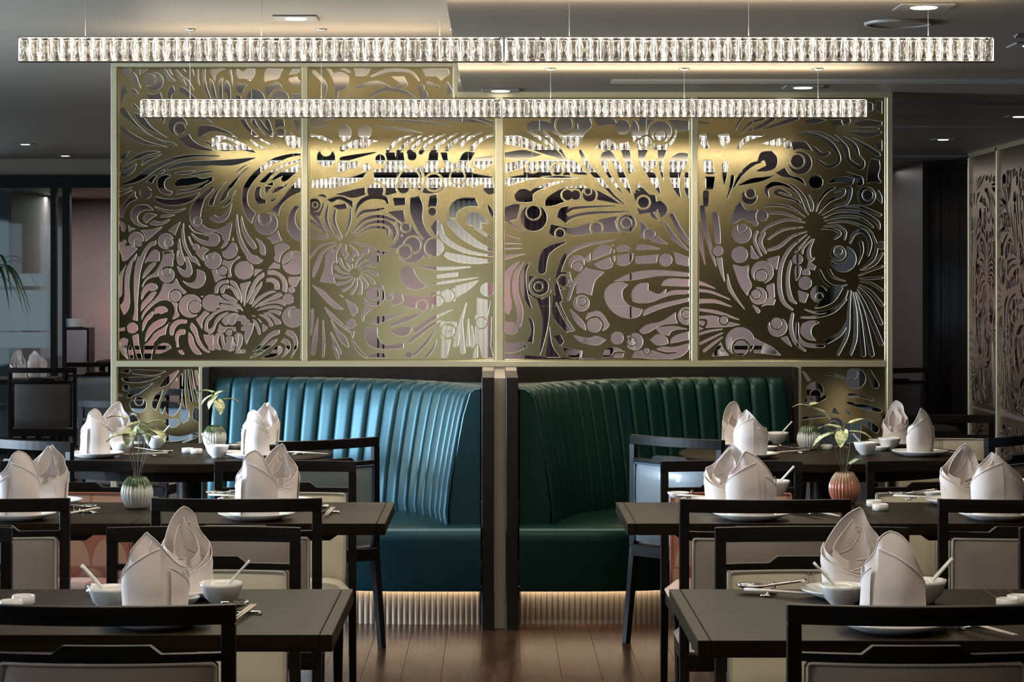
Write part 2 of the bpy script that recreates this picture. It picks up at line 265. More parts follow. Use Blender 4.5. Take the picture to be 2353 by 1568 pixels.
LAT = """
# panel 1
@P1 270 145 7.127
p 60 95 235 95 215 150 150 180 100 165
p 115 195 200 205 265 150 310 210 350 330 395 430 310 345 200 250
p 290 90 375 90 368 205 330 160
p 410 90 510 90 440 140 405 170
H 600 300 150
M 530 262 118
H 530 262 92
p 55 370 130 370 175 480 110 520 85 580 75 650 50 640
p 220 405 290 440 370 525 330 500 260 485
p 475 485 530 510 620 510 700 480 745 620 520 620
p 910 370 950 480 890 520 880 620 840 620 820 500 850 410
p 690 90 760 85 860 210 965 300 820 295 795 200
p 810 85 850 85 900 190 960 240 890 190
s 960 120 30 1020 220 70 1090 330 40 1140 385 5
p 995 380 1080 400 1170 470 1290 590 1330 640 1230 640 1180 590 1100 510 1020 480
s 1060 230 20 1160 300 25 1260 460 6
s 1060 80 20 1130 160 6
s 1210 75 25 1240 160 20 1255 220 4
p 1310 75 1330 75 1330 270 1355 380 1320 330 1305 200
p 1395 75 1445 75 1440 250 1480 450 1560 650 1520 650 1430 430 1395 250
p 245 710 260 655 300 690 400 820 300 740
p 50 735 110 740 220 880 360 1040 560 1190 760 1280 900 1305 1000 1360 850 1330 640 1240 420 1120 200 950 50 820
p 45 1020 60 1030 250 1160 480 1280 720 1350 890 1390 700 1365 450 1330 250 1250 120 1160 45 1090
p 260 805 370 850 450 910 540 1030 700 1150 860 1250 650 1150 420 1030 310 900
p 700 880 780 880 755 1000
H 985 1030 155
M 1035 1075 112
H 1030 1075 84
p 980 1240 1165 1160 1230 1260 1380 1360 1568 1420 1568 1440 1400 1430 1180 1380 1060 1300
p 1305 1110 1340 1050 1420 1020 1568 1035 1568 1120 1480 1140 1400 1190 1335 1225 1310 1170
s 1400 915 30 1480 940 25 1550 980 5
p 1430 1310 1470 1280 1568 1350 1568 1380 1500 1330
p 40 1550 90 1490 215 1440 160 1500 130 1568 40 1568
p 230 1560 400 1470 550 1440 720 1455 600 1480 450 1520 350 1568
s 500 720 40 620 780 30
s 900 700 60 1000 800 40
@P1 480 145 6.817
p 35 65 285 65 250 100 170 130 110 190 95 295 60 230 20 135
p 5 230 60 290 90 400 120 560 90 560 40 420 10 300
p 155 400 150 300 190 240 230 235 215 300 210 420 215 620 175 620
p 235 440 245 330 270 260 310 310 335 430 345 620 310 560 270 460
p 320 140 345 90 355 150 370 260 372 370 350 280 345 190
p 425 150 445 65 480 115 530 135 580 110 600 65 700 65 725 140 700 220 650 285 560 245 460 245
p 420 360 450 310 540 335 610 340 570 380 520 480 460 450 420 400
p 420 490 500 510 505 580 420 600
p 590 600 600 500 650 430 720 410 800 440 860 510 885 600
p 870 300 870 180 940 60 1185 60 1130 150 1095 240 980 270
p 880 380 980 330 1090 290 1150 385 1080 390 1000 440 940 540 900 480
H 1120 560 130
M 1120 610 75
p 1255 185 1300 110 1370 55 1450 60 1450 100 1380 165
p 1245 240 1380 205 1400 260 1450 290 1450 370 1420 380 1330 350 1260 290
p 1290 480 1450 490 1450 600 1310 600
p 475 880 560 875 640 1010 780 1150 720 1150 640 1090 540 980
p 645 880 715 880 760 980 870 1120 920 1180 800 1060 700 970
p 750 870 810 900 880 1000 1000 1130 1000 1180 900 1090 800 960
p 870 900 910 870 940 900 990 1040 1020 1130 950 1060 890 980
p 1030 870 1170 870 1185 1000 1100 1000 1040 1030
H 1130 1095 68
p 1315 880 1450 870 1450 1100 1380 1050 1330 960
p 1200 1160 1270 1080 1360 1150 1450 1180 1450 1260 1400 1330 1320 1330 1240 1290
p 0 985 100 1000 300 1080 470 1190 280 1110 120 1070 0 1080
p 40 1190 120 1140 250 1150 450 1220 620 1310 740 1410 560 1370 370 1370 250 1380 90 1320
m 160 1250 10 250 1220 60 380 1270 50 520 1320 20
p 370 1300 420 1290 560 1320 700 1400 560 1370 420 1340
p 630 1180 760 1270 900 1350 800 1330 700 1270
s 800 1190 20 930 1260 24 1070 1330 5
p 0 1440 215 1458 100 1465 0 1465
p 0 1530 350 1510 750 1480 600 1540 400 1600 0 1600
p 880 1568 1000 1500 1200 1440 1450 1405 1450 1440 1250 1480 1050 1568
@P1 270 360 6.532
p 40 5 130 5 60 80 40 110
p 60 145 170 50 300 -20 420 -60 330 10 200 90 130 130
p 40 220 140 200 290 100 250 210 140 285 40 290
p 350 145 400 40 540 0 700 -50 560 20 450 70
p 40 412 160 370 310 285 450 165 640 80 890 0 1100 -30 1437 -20 1437 -5 1150 5 950 40 760 110 600 190 460 290 370 350 230 400 50 428
p 745 210 750 175 900 100 1150 65 1437 60 1437 130 1200 150 1000 150 870 180
p 845 245 1000 225 1190 212 1080 250 950 268
p 1070 275 1250 225 1437 205 1437 225 1250 260 1100 280
p 605 255 660 215 725 190 690 240 640 262
p 420 385 500 320 560 280 605 280 550 340 520 405 470 375
p 600 430 610 340 680 285 770 275 800 295 730 340 700 400 710 460 760 510 830 520 795 575 700 560 630 510
p 850 410 920 340 1050 320 1210 310 1240 330 1437 300 1437 315 1330 370 1150 420 950 445 870 440
p 910 515 1040 500 1210 450 1390 350 1437 330 1437 345 1330 420 1280 465 1100 530 950 550 875 575
H 425 545 88
p 575 600 680 630 860 640 1050 600 1245 530 1150 640 1000 710 850 735 700 720 550 655
p 545 745 680 790 850 808 1040 770 900 835 750 840 620 800
p 620 910 690 880 870 875 760 905
p 475 1020 530 970 640 985 800 935 720 1000 600 1030
p 350 725 440 730 550 805 420 805 340 840 300 910 320 980 400 1030 470 1045 380 1050 280 1020 215 950 200 880 220 800 280 745
p 390 940 410 880 450 855 600 875 520 920 430 1000
p 40 780 150 650 265 515 270 590 300 640 200 680 130 760 105 850 95 930 40 900
p 35 960 90 990 125 1050 100 1140 60 1100 60 1060 35 1010
p 160 1015 190 1060 280 1085 200 1110 180 1140
s 35 480 10 125 465 8
s 35 530 16 220 460 10
s 35 595 14 225 500 8
p 340 1110 480 1105 680 1050 580 1140 415 1280 410 1190 380 1140
H 280 1245 110
M 315 1300 68
H 312 1300 50
H 105 1282 32
p 30 1270 100 1310 130 1350 170 1340 300 1380 200 1490 110 1568 80 1568 60 1470 30 1390
p 750 1115 950 975 900 1080 860 1195 820 1140
H 725 1270 115
M 780 1295 75
H 778 1295 58
s 995 1000 8 982 1150 32 1010 1330 40 1080 1470 40 1130 1568 30
s 930 1230 8 930 1350 40 960 1470 40 1000 1568 30
s 905 1420 15 900 1500 20 915 1568 20
p 1437 440 1350 490 1200 630 1110 750 1085 850 1100 980 1170 1080 1300 1140 1437 1150 1437 1100 1340 1070 1270 1010 1250 880 1270 760 1320 620 1437 490
M 1215 975 70
H 1215 975 52
p 1065 985 1100 1070 1200 1140 1437 1165 1437 1345 1290 1320 1180 1250 1105 1150
m 1110 1140 10 1230 1205 60 1340 1230 85
m 1065 1060 30 1150 1150 24 1300 1175 10
p 1055 1155 1110 1280 1150 1340 1115 1340 1080 1250
H 1180 1360 48
p 1170 1430 1230 1400 1260 1350 1380 1400 1300 1470 1290 1568 1260 1540
p 210 1568 240 1520 295 1445 260 1568
p 320 1568 400 1400 500 1290 575 1250 575 1325 500 1350 430 1450 390 1568
p 440 1568 500 1440 570 1400 630 1430 630 1568
p 690 1568 680 1430 830 1400 835 1440 740 1440 710 1500 710 1568
H 785 1500 68
@P1 480 360 6.532
p 0 340 60 320 120 275 50 330 0 360
p 605 105 480 170 370 275 180 440 90 530 10 660 -5 740 60 740 90 640 170 480 300 340 380 270 480 190
p 620 145 560 180 470 270 300 440 200 570 155 695 270 610 290 540 370 440 470 290
p 415 480 380 570 290 660 190 765 260 740 340 650 355 590
p 355 680 300 790 220 880 140 910 80 870 10 930 80 980 160 990 250 950 300 880
p 0 1095 130 1095 250 1040 355 965 330 1100 300 1265 225 1250 190 1170 100 1130 0 1120
p 850 115 950 120 860 180 760 270 650 400 590 520 575 640 600 740 710 855 660 930 650 1015 560 900 510 740 495 620 520 460 590 340 700 220
p 1380 40 1150 110 950 210 760 380 840 390 930 290 1100 160 1380 70
p 1380 90 1200 180 1060 250 920 360 1000 340 1100 290 1250 190 1380 120
p 1380 150 1200 210 1100 310 1085 370 1150 370 1250 290 1360 190
p 870 420 970 380 960 440
p 1130 440 1190 390 1150 460
p 950 570 970 510 1020 465 1140 445 1080 500 1000 540
p 845 510 850 450 950 450 900 510 880 570
p 680 570 700 500 710 460 785 450 765 540 790 620 860 655 860 700 740 720 700 660
p 930 650 1040 615 990 655 935 690
p 1345 320 1380 380 1380 530 1250 590 1110 700 1060 800 1045 895 1000 840 930 800 1050 690 1200 500 1290 400
H 860 1005 170
M 850 930 105
H 850 930 82
p 1295 740 1360 745 1310 830 1290 940 1330 1060 1380 1120 1380 1265 1290 1240 1210 1160 1175 1030 1200 880
p 425 830 410 1000 430 1180 480 1350 570 1500 640 1590 720 1610 800 1568 730 1500 640 1470 560 1370 480 1200 440 1000
p 490 880 485 960 500 1100 560 1250 640 1360 690 1400 715 1370 680 1290 600 1190 530 1050
p 695 1215 760 1320 785 1460 845 1485 845 1380 800 1290
p 860 1215 950 1190 1040 1115 1060 1190 1100 1270 1030 1280 970 1320 930 1260
p 985 1350 1060 1310 1130 1305 1220 1370 1150 1410 1080 1490 1060 1590 990 1568 1000 1470
H 1280 1594 178
m 1262 1410 22 1250 1500 22 1200 1580 22 1120 1620 22
p 0 1160 100 1160 150 1200 150 1290 90 1340 0 1345
M -10 1225 24
p 235 1275 290 1275 250 1340 170 1385 210 1330
p 360 1205 375 1270 345 1265
p 345 1290 395 1310 425 1440 380 1500 300 1535 230 1510 185 1435 260 1400
H 60 1560 125
M 30 1495 60
H 30 1495 45
p 440 1485 475 1560 420 1568
@P1 270 590 6.532
p 140 110 90 180 40 260 25 400 20 620 60 590 75 450 80 330 110 200
p 250 0 190 80 130 220 110 400 105 620 80 690 40 735 100 880 160 800 185 700 180 550 175 400 190 250 225 80
p 310 0 270 150 250 400 255 650 260 800 230 945 300 965 300 700 320 450 340 250 400 0
p 400 150 430 80 480 50 530 50 600 30 640 0 460 0 430 50
p 370 340 400 240 480 130 530 95 590 90 500 200 420 290
p 360 485 390 390 450 310 560 240 640 120 690 0 830 0 830 150 750 140 620 220 610 300 520 310 430 360
M 740 275 132
H 740 275 112
M 735 230 72
H 735 230 55
p 355 660 370 520 430 430 510 400 590 430 600 490 510 515 470 500 420 550
p 350 825 370 700 450 610 520 540 590 530 500 660 410 750
p 355 970 380 850 470 730 580 620 650 520 690 400 830 400 880 320 930 430 1040 540 990 560 960 520 900 480 830 490 780 540 780 620 830 680 900 700 890 800 930 890 860 930 820 940 860 850 850 740 790 670 720 650 620 670 500 760 400 870
M 870 590 105
H 870 590 85
M 1095 740 195
H 1095 740 172
M 1165 760 115
H 1165 755 92
p 560 790 600 760 680 745 740 780 760 820 700 840 660 860 620 845 550 865
p 375 1130 380 1000 440 900 530 815 530 880 450 970
p 410 1290 440 1130 520 1010 650 940 750 925 700 1010 560 1100 470 1200
p 400 1350 480 1260 560 1150 700 1060 800 975 740 1060 720 1170 640 1190 570 1260 490 1340 410 1430
p 410 1400 560 1280 530 1400 500 1568 400 1568
M 225 1070 100
H 225 1070 80
p 20 1080 115 1060 110 1110 25 1120
p 225 1190 310 1160 320 1300 380 1568 310 1568 260 1380
p 30 1300 50 1240 100 1220 160 1250 140 1330 140 1450 170 1550 90 1480 40 1390
p 165 1400 195 1320 230 1420 240 1540 190 1530
p 570 1450 600 1350 680 1300 760 1310 810 1370 720 1420 640 1450
p 890 0 950 0 990 80 980 130 930 130 900 70
p 1010 0 1050 0 1100 120 1120 240 1080 310 1000 300 930 230 890 130 960 190 1030 210 1040 150
p 1060 0 1150 0 1250 150 1180 100 1100 40
p 1190 190 1300 240 1320 340 1280 430 1190 475 1080 450 960 350 1080 400 1160 370 1195 280
p 785 1170 790 1060 850 980 940 945 1040 955 1035 1000 930 1010 860 1080 830 1190
p 870 1240 880 1150 940 1095 1020 1095 1010 1170 940 1175 910 1230 920 1360 885 1360 885 1290
p 1090 1040 1115 990 1180 1070 1220 1220 1300 1360 1400 1440 1330 1430 1200 1290 1160 1180
p 1065 1130 1120 1190 1160 1320 1270 1470 1180 1460 1100 1370 1070 1270
p 905 1410 960 1400 1010 1470 960 1465
p 1300 815 1380 850 1310 920 1270 1000 1275 1100 1230 1020 1180 940 1250 880
M 1400 695 145
H 1400 695 125
p 1250 590 1290 590 1265 612
p 1290 1170 1437 1190 1437 1420 1380 1360 1320 1270
p 1310 1100 1310 1020 1350 920 1437 840 1437 870 1370 960 1350 1060 1380 1110 1437 1070 1437 1110 1380 1150
@P1 480 590 6.532
p 215 50 300 75 400 40 430 0 460 0 480 60 390 90 350 160 340 300 290 310 300 210 260 140 200 120
p 45 200 130 190 130 260 200 300 280 300 180 330 100 385
M 210 215 90
H 205 215 65
M 520 210 195
H 528 205 138
p 550 0 820 50 760 100 690 110 610 70
p 690 190 810 195 740 240 680 300
p 470 410 630 370 570 500 550 600 535 760 510 620
p 85 550 100 450 160 380 290 350 290 400 200 410 150 460 130 550
p 175 540 180 480 220 435 300 430 300 475 240 480 220 550
p 320 350 400 390 450 480 490 600 490 710 440 560 390 450 320 395
p 320 435 380 480 430 580 455 660 400 590 350 500 320 475
p 190 570 240 565 320 600 400 640 430 690 340 660 230 620
p 105 595 140 590 220 650 340 680 430 710 480 760 520 830 440 760 330 710 200 690 130 650
p 170 715 300 730 400 750 480 800 400 780 250 760 145 775
s 0 950 30 100 840 40 250 785 36 380 800 30 450 830 8
p 0 1100 60 1060 100 950 180 870 300 830 210 900 120 1000 60 1130 0 1170
p 190 970 260 880 380 850 460 855 350 880 290 950 300 1000 250 1030
p 300 980 330 910 410 870 460 875 410 920 390 1000 330 1035
H 490 950 70
M 450 1000 42
p 475 1070 530 1030 560 930 620 970 590 1060 530 1110 480 1100
p 130 1130 160 1010 200 1050 300 1060 400 1060 420 1110 350 1130 300 1080 240 1130
M 305 1140 70
H 300 1140 45
p 540 1150 630 990 680 1000 650 1120 590 1250 560 1330 540 1230
p 555 715 580 600 640 440 720 310 825 235 825 290 740 370 660 520 590 660
p 600 710 680 520 800 365 790 430 690 600 640 720
p 640 770 700 650 820 560 940 515 1020 525 880 570 740 670
p 665 790 760 695 900 620 1070 545 1115 570 1040 620 900 660 760 730
p 710 785 820 710 980 665 1090 635 1130 700 1150 745 1060 705 900 705 780 745
p 700 815 850 750 1000 735 1110 765 1100 795 980 770 850 785
p 880 820 980 800 1080 825 1065 890 1000 850
p 810 850 900 840 980 900 1070 970 1080 1010 1000 1020 950 920
p 740 865 860 890 940 980 970 1045 920 1055 880 960
p 600 870 700 900 780 990 890 1070 810 1135 800 1010 740 930
p 650 930 710 980 760 1080 775 1170 750 1170 710 1060
p 885 210 980 210 1100 280 1170 400 1165 540 1100 510 1110 400 1040 290 885 265
p 850 385 870 330 960 325 1040 380 1060 490 985 490 980 410 920 375
H 1240 500 46
H 1190 635 80
H 1260 905 155
M 1300 860 98
H 1305 860 82
p 1190 310 1380 305 1300 460 1220 420
p 985 0 1060 0 1060 90 990 60
p 890 185 970 90 1060 120 1065 185 970 170
p 1150 1160 1170 1100 1250 1120 1320 1220 1330 1340 1280 1450 1220 1540 1280 1360 1270 1240
p 1080 1280 1120 1225 1200 1270 1220 1380 1160 1470 1080 1530 1150 1400 1150 1320
p 940 1440 980 1370 1060 1335 1105 1380 1080 1440 1000 1500 790 1530 860 1480
p 750 1340 860 1200 960 1120 1060 1100 1055 1150 950 1200 850 1290 740 1390 640 1430
p 690 1450 800 1380 920 1280 1030 1230 980 1310 850 1400 740 1480 600 1530
p 75 1260 90 1190 150 1145 220 1160 230 1280 250 1390 180 1400 110 1380
m 165 1200 30 165 1290 56 200 1390 30
H 320 1340 80
p 265 1200 360 1200 370 1280 260 1280
p 390 1180 430 1140 490 1170 500 1280 460 1380 400 1430 420 1300
m 450 1170 10 450 1260 22 430 1340 10
p 385 1450 460 1400 530 1390 550 1445
p 0 1210 70 1160 50 1290 90 1400 0 1400
# panel 2
@P2 690 230 2.4896
p 60 110 200 105 120 125 60 140
p 60 150 180 135 60 170
p 230 160 260 140 290 175 285 215 250 240 220 200
H 368 185 38
s 430 150 6 600 170 12 700 190 5
s 480 112 6 640 122 12 860 145 4
s 700 105 20 850 110 14 1000 130 4
s 900 105 20 1000 120 12 1100 150 4
s 1020 105 14 1105 130 10
s 500 290 20 560 230 16 640 200 4
s 560 295 20 620 240 18 700 200 4
s 620 300 22 680 240 18 765 198 4
s 690 300 24 740 240 18 830 195 4
s 760 300 30 800 250 20 900 190 4
s 840 280 26 880 240 20 960 190 4
s 920 260 20 960 220 16 1040 185 4
s 980 280 26 1030 230 20 1100 200 8
H 148 330 52
M 148 290 34
s 240 280 30 330 240 26 440 235 6
s 65 200 16 120 215 20 180 240 8
p 300 250 360 225 420 230 380 270 300 275
s 240 340 30 330 320 20 430 300 5
p 550 300 590 300 600 370 660 390 720 370 740 300 790 300 775 400 720 430 600 420 550 370
H 640 320 26
p 800 300 840 300 850 350 900 370 940 300 1000 300 960 370 990 400 930 430 850 400
p 490 300 540 300 550 400 500 440 480 380
M 458 340 38
H 458 340 28
M 378 385 32
H 378 385 22
p 215 360 330 350 335 385 260 400 215 420
p 65 460 200 445 300 440 380 410 350 450 240 490 150 505 65 500
p 200 540 320 510 370 500 380 540 300 560 240 545
p 430 400 480 390 485 450 440 460
p 660 400 760 410 830 380 850 410 810 500 740 520 650 500
p 490 450 570 420 580 520 520 540 490 500
p 420 400 560 400 600 440 700 430 830 430 840 490 780 530 700 530 640 490 560 515 500 545 430 525
m 600 400 16 590 450 16 560 520 16
m 700 420 16 710 470 16 690 530 16
M 430 520 60
H 430 520 46
M 625 455 68
H 625 455 56
M 590 500 46
H 590 500 34
M 765 470 58
H 765 470 45
p 990 420 1100 440 1100 500 1060 480 980 500
p 845 390 990 390 980 470 910 500 845 485
M 900 440 48
H 900 440 38
p 1000 330 1100 320 1105 360 1040 400 990 370
H 1085 505 36
H 80 600 36
M 85 600 20
H 85 600 12
p 62 640 110 640 130 600 150 560 100 545 130 540 150 550 130 620 110 670
p 155 570 230 550 300 580 300 620 270 590 220 568 180 585
p 185 605 260 592 270 620 220 625
s 160 600 6 148 680 18 180 760 14 230 800 5
s 200 630 10 195 700 18 240 790 5
s 290 625 8 282 700 14 258 780 4
s 318 640 8 340 590 22 400 555 24 480 560 24 500 590 12
s 320 680 6 360 640 16 430 630 14 480 620 8
p 500 640 590 630 600 690 580 700 540 670
s 300 760 5 360 690 14 450 665 18 540 690 16
s 310 765 5 400 705 14 490 700 22 540 750 26 530 800 12
s 320 780 5 400 732 12 490 735 16 500 770 14
p 550 690 590 730 575 780 600 790 570 850 510 850 560 800 565 740
s 300 810 5 360 832 14 450 872 20 520 872 6
s 235 820 5 200 880 16 205 930 12
s 260 830 8 250 870 24 280 905 16
s 285 830 5 320 870 12 330 900 8
s 200 812 5 120 832 12 80 870 16 62 900 10
s 205 825 5 130 870 16 90 960 26 75 1010 14
p 150 880 180 850 200 890 180 960 200 1050 110 1040 140 960
s 60 640 20 100 690 20 150 760 5
s 60 690 16 110 730 14 160 780 4
s 60 750 14 120 780 10 160 790 4
s 60 790 10 140 800 4
f 315 990 30 120 0 360 15 18
M 285 915 26
H 285 915 16
M 420 910 44
H 420 910 33
M 375 865 26
H 375 865 17
p 630 560 680 550 700 600 700 690 740 770 780 800 720 800 660 720 630 640
p 530 560 600 560 600 600 540 605
p 740 550 780 540 780 600 760 620 730 620
M 755 640 32
H 755 640 23
p 780 680 790 700 780 790 745 730
p 650 750 700 800 710 860 690 900 650 900 640 870 690 830
p 585 690 620 700 690 790 720 810 700 900 650 930 570 910 545 860 590 800 575 730
M 605 730 32
H 605 730 23
M 645 830 55
H 645 830 43
p 705 760 790 800 830 850 790 900 710 900
M 770 845 62
H 770 845 50
M 600 870 46
H 600 870 35
p 850 640 870 590 930 560 1000 560 1020 610 950 610 900 640 890 680 850 670
p 950 690 960 650 1010 645 1060 680 1080 710 1030 700 1040 740 950 710
s 860 700 44 930 770 50 1020 830 34 1105 862 14
s 1000 730 14 1060 770 14 1105 800 10
s 795 720 26 830 800 30 950 865 22 1105 893 8
p 1070 590 1105 640 1105 680 1080 640
p 830 870 950 892 1105 918 1080 930 850 912 820 890
p 575 980 600 955 640 960 660 1000 700 1050 725 1065 690 1080 640 1085 590 1050
s 670 950 8 800 965 20 970 955 8
p 780 1000 900 985 900 1010 780 1020
s 740 1055 6 850 1040 16 1020 1015 4
p 885 1065 1000 1035 1025 1030 960 1090 880 1135 890 1090
p 745 1105 890 1075 885 1150 740 1185
M 840 1120 46
H 840 1120 36
H 1070 1085 40
M 785 1150 40
H 785 1150 30
p 520 1100 580 1110 590 1150 540 1180 510 1160
M 510 1130 30
H 508 1130 20
p 600 1115 700 1125 765 1130 750 1170 690 1150 650 1180 590 1180
p 600 1130 765 1135 750 1200 620 1190
M 700 1180 38
H 700 1180 26
p 365 1070 470 1060 480 1140 430 1180 370 1170
M 415 1110 52
H 415 1110 36
p 370 1180 410 1200 370 1230 360 1270 350 1250
p 65 1055 130 1090 180 1140 250 1200 200 1190 120 1120
p 205 1100 260 1140 320 1180 330 1210 300 1240 280 1190 250 1130
p 135 1180 190 1230 250 1290 300 1340 240 1300 170 1240
H 290 1280 27
p 170 1245 210 1310 260 1360 280 1420 230 1380 200 1320
s 175 1330 5 200 1390 16 230 1450 12
s 130 1260 5 135 1380 14 130 1470 10
s 100 1250 5 85 1360 28 75 1450 24
s 70 1200 16 70 1270 14 62 1340 8
s 190 1400 10 215 1475 16
p 290 1330 310 1320 300 1370
s 300 1380 10 340 1440 16 380 1475 8
p 370 1300 440 1300 445 1360 480 1400 590 1390 590 1420 480 1425 390 1400 370 1350
p 400 1280 440 1240 500 1235 630 1215 520 1250 450 1280
p 515 1320 580 1300 640 1300 620 1340 560 1350
s 520 1290 16 620 1250 24 700 1220 5
s 660 1320 24 760 1250 20 870 1200 5
s 630 1380 20 720 1310 18 800 1260 5
p 390 1460 480 1450 500 1475 390 1475
s 650 1460 14 720 1390 16 770 1320 4
s 720 1470 12 760 1420 10 780 1370 3
H 622 1460 20
p 800 1265 895 1270 880 1360 805 1365
M 845 1320 46
H 845 1320 36
M 850 1305 22
H 850 1305 14
p 810 1370 860 1370 840 1475 805 1475
s 890 1400 30 910 1300 22 950 1160 4
s 930 1440 30 925 1350 20 925 1250 4
s 960 1400 24 960 1320 14 960 1250 4
s 985 1410 18 985 1340 14 980 1290 4
p 1010 1130 1090 1150 1070 1240 1010 1240
p 1000 1230 1095 1240 1090 1390 1000 1400
M 1035 1275 38
H 1035 1275 30
H 1045 1345 26
p 1020 1380 1080 1370 1105 1475 1040 1475
p 1000 1420 1015 1400 1015 1475 985 1475
@P2 0 0 1.9941
s 1440 330 20 1490 390 16 1480 450 10
s 1500 310 14 1540 380 16 1540 450 14
p 1520 340 1560 330 1600 350 1590 400 1550 420 1530 380
p 1620 310 1700 310 1680 345 1630 350
s 1640 400 14 1720 380 20 1780 400 14
s 1700 350 8 1790 320 20 1880 330 12 1920 370 6
p 1790 350 1850 350 1870 390 1830 405 1800 400 1830 380
s 1700 440 12 1760 410 14 1850 420 14 1900 450 8
p 1930 310 1990 310 2000 350 1950 350
H 1928 403 16
H 1940 435 20
p 2000 310 2050 305 2060 340 2020 370 1990 340
s 2050 380 10 2060 420 26
s 1960 380 14 2010 400 10
s 1560 310 14 1600 330 10
# panel 3
@P3 1140 200 2.375
p 165 205 200 185 260 185 300 200 320 230 250 235 180 240
p 430 170 510 170 520 210 480 260 440 330 430 270 450 220
p 300 170 440 170 450 260 380 275 305 240
M 375 205 56
H 375 205 42
p 530 170 640 175 660 205 610 205 560 215
H 690 220 40
p 745 175 770 200 780 240 850 230 840 280 770 280 750 300 740 250
M 803 190 36
H 803 190 27
p 960 175 1050 185 1050 235 990 240 970 210
p 820 175 975 180 975 290 890 345 800 300
M 900 245 74
H 900 245 58
M 895 265 38
H 895 265 27
p 800 260 845 270 840 320 780 340 760 310
M 818 300 40
H 818 300 30
p 340 260 430 270 430 330 400 340 360 300
p 545 330 600 285 640 300 670 340 600 345
p 45 265 120 265 230 310 320 350 380 400 280 370 150 330 45 310
s 170 240 10 270 300 18 370 390 4
s 250 240 14 330 320 18 385 395 4
p 45 360 150 345 250 370 200 385 100 390 45 385
p 45 420 150 400 150 440 45 470
p 150 400 260 395 270 470 160 490
p 150 395 390 395 405 480 290 485 150 490
M 200 435 40
H 200 435 29
M 335 450 42
H 335 450 30
p 420 400 500 480 420 470 390 440 370 400
s 460 350 14 500 430 26 560 500 26 640 590 12 700 640 4
p 570 400 580 360 620 345 650 380 720 520 740 590 690 530 650 440 630 400 600 410 620 470 700 590 640 530 590 450
p 670 310 720 300 740 400 760 480 730 490 700 400
p 710 400 735 430 755 500 800 550 840 590 780 560 740 500
M 755 500 38
p 775 330 830 340 810 400 850 460 870 480 900 590 860 540 820 470 780 400
M 850 420 35
H 850 420 26
p 880 330 930 340 910 420 915 520 895 460
p 950 400 1000 360 1050 365 1040 420 1010 470 1000 560 1010 610 970 560 950 500
p 1030 470 1050 460 1050 610 1030 560
p 45 500 160 480 260 490 160 510 100 530 45 545
s 180 590 24 220 560 20 300 530 16 380 510 4
s 250 500 6 340 492 12 450 500 4
p 100 590 130 560 170 560 200 590 200 625 150 630 110 620
p 270 620 330 570 380 550 470 540 540 560 620 600 680 640 540 615 400 620 300 650 270 650
M 390 590 38
M 430 590 38
H 390 590 28
H 434 590 26
M 510 590 46
H 510 590 36
M 502 570 24
H 502 570 16
p 45 660 100 640 130 640 120 720 45 740
M 205 715 88
H 205 715 72
M 205 685 45
H 205 685 36
p 335 710 350 665 400 650 385 690 410 720 380 745
s 390 680 20 440 660 14 650 648 4
s 400 715 14 500 690 16 720 680 4
s 560 730 10 640 720 24 740 700 6
p 300 750 420 770 520 740 640 715 660 760 690 795 560 795 400 805 380 790 330 825 290 800
M 550 770 40
H 550 770 29
M 350 800 32
H 350 800 22
M 715 745 62
H 715 745 48
M 712 742 32
H 712 742 24
p 760 560 840 590 850 660 800 680 770 640
p 750 580 870 590 880 680 780 695
M 805 630 42
H 805 630 30
p 865 630 900 620 935 660 930 690 900 715
p 835 665 860 690 890 730 850 710
p 770 710 850 790 940 860 870 850 780 820 790 740
M 840 805 36
H 840 805 28
s 920 740 6 970 820 26 1045 890 8
s 960 700 24 1000 780 26 1050 850 24
s 45 720 14 100 760 12 150 790 4
s 45 800 12 130 830 4
s 45 850 10 140 855 3
s 45 880 12 145 880 3
s 45 930 26 100 920 14 160 908 4
p 45 1020 90 970 130 950 90 1010 75 1100 85 1200 70 1240 50 1230 45 1150
s 150 955 5 110 1020 26 105 1120 32 130 1220 32 125 1300 24
s 180 960 5 150 1020 26 155 1120 30 190 1210 10
p 45 1280 100 1285 120 1340 70 1350 45 1330
p 45 1390 90 1400 140 1390 170 1420 100 1450 45 1450
p 175 1250 200 1280 200 1400 170 1390 190 1340
s 250 1000 44 275 900 40 380 845 6
m 295 1000 12 300 930 12 350 870 6
p 180 1030 290 1040 300 1120 230 1160 175 1130
M 240 1090 60
H 240 1090 46
M 232 1090 28
H 232 1090 20
p 215 1145 250 1160 290 1140 290 1250 260 1400 235 1475 250 1250
s 335 1040 22 380 920 22 480 865 16 650 835 4
s 345 1160 34 330 1090 24 345 1040 8
s 395 1160 14 425 1070 18 490 990 10
M 440 960 54
H 440 960 42
M 445 980 34
H 445 980 25
p 330 1010 400 1010 420 1080 350 1110
M 370 1060 38
H 370 1060 28
p 480 940 560 870 660 860 640 900 560 920 500 960
M 590 930 78
H 590 930 65
M 690 920 70
H 690 920 57
m 640 850 12 655 910 12 650 980 12
m 500 970 18 650 912 18 880 892 14
p 770 860 850 870 900 885 760 890
p 760 925 890 915 880 960 760 965
M 925 945 48
H 925 945 35
p 970 900 1050 930 1050 980 985 965
p 440 1130 440 1060 490 990 590 1010 540 1060 520 1140 480 1125
M 465 1180 57
H 465 1180 44
M 468 1170 28
H 468 1170 20
p 590 1130 620 1080 680 1065 720 1080 690 1110 690 1150 720 1190 800 1215 780 1250 700 1260 620 1210
p 640 1060 740 1015 860 1000 1050 1015 1050 1035 900 1030 740 1055
p 740 1120 780 1075 830 1070 830 1110 890 1130 930 1100 920 1130 860 1170 780 1180 745 1170
p 900 1085 920 1055 1050 1050 1050 1090 930 1085
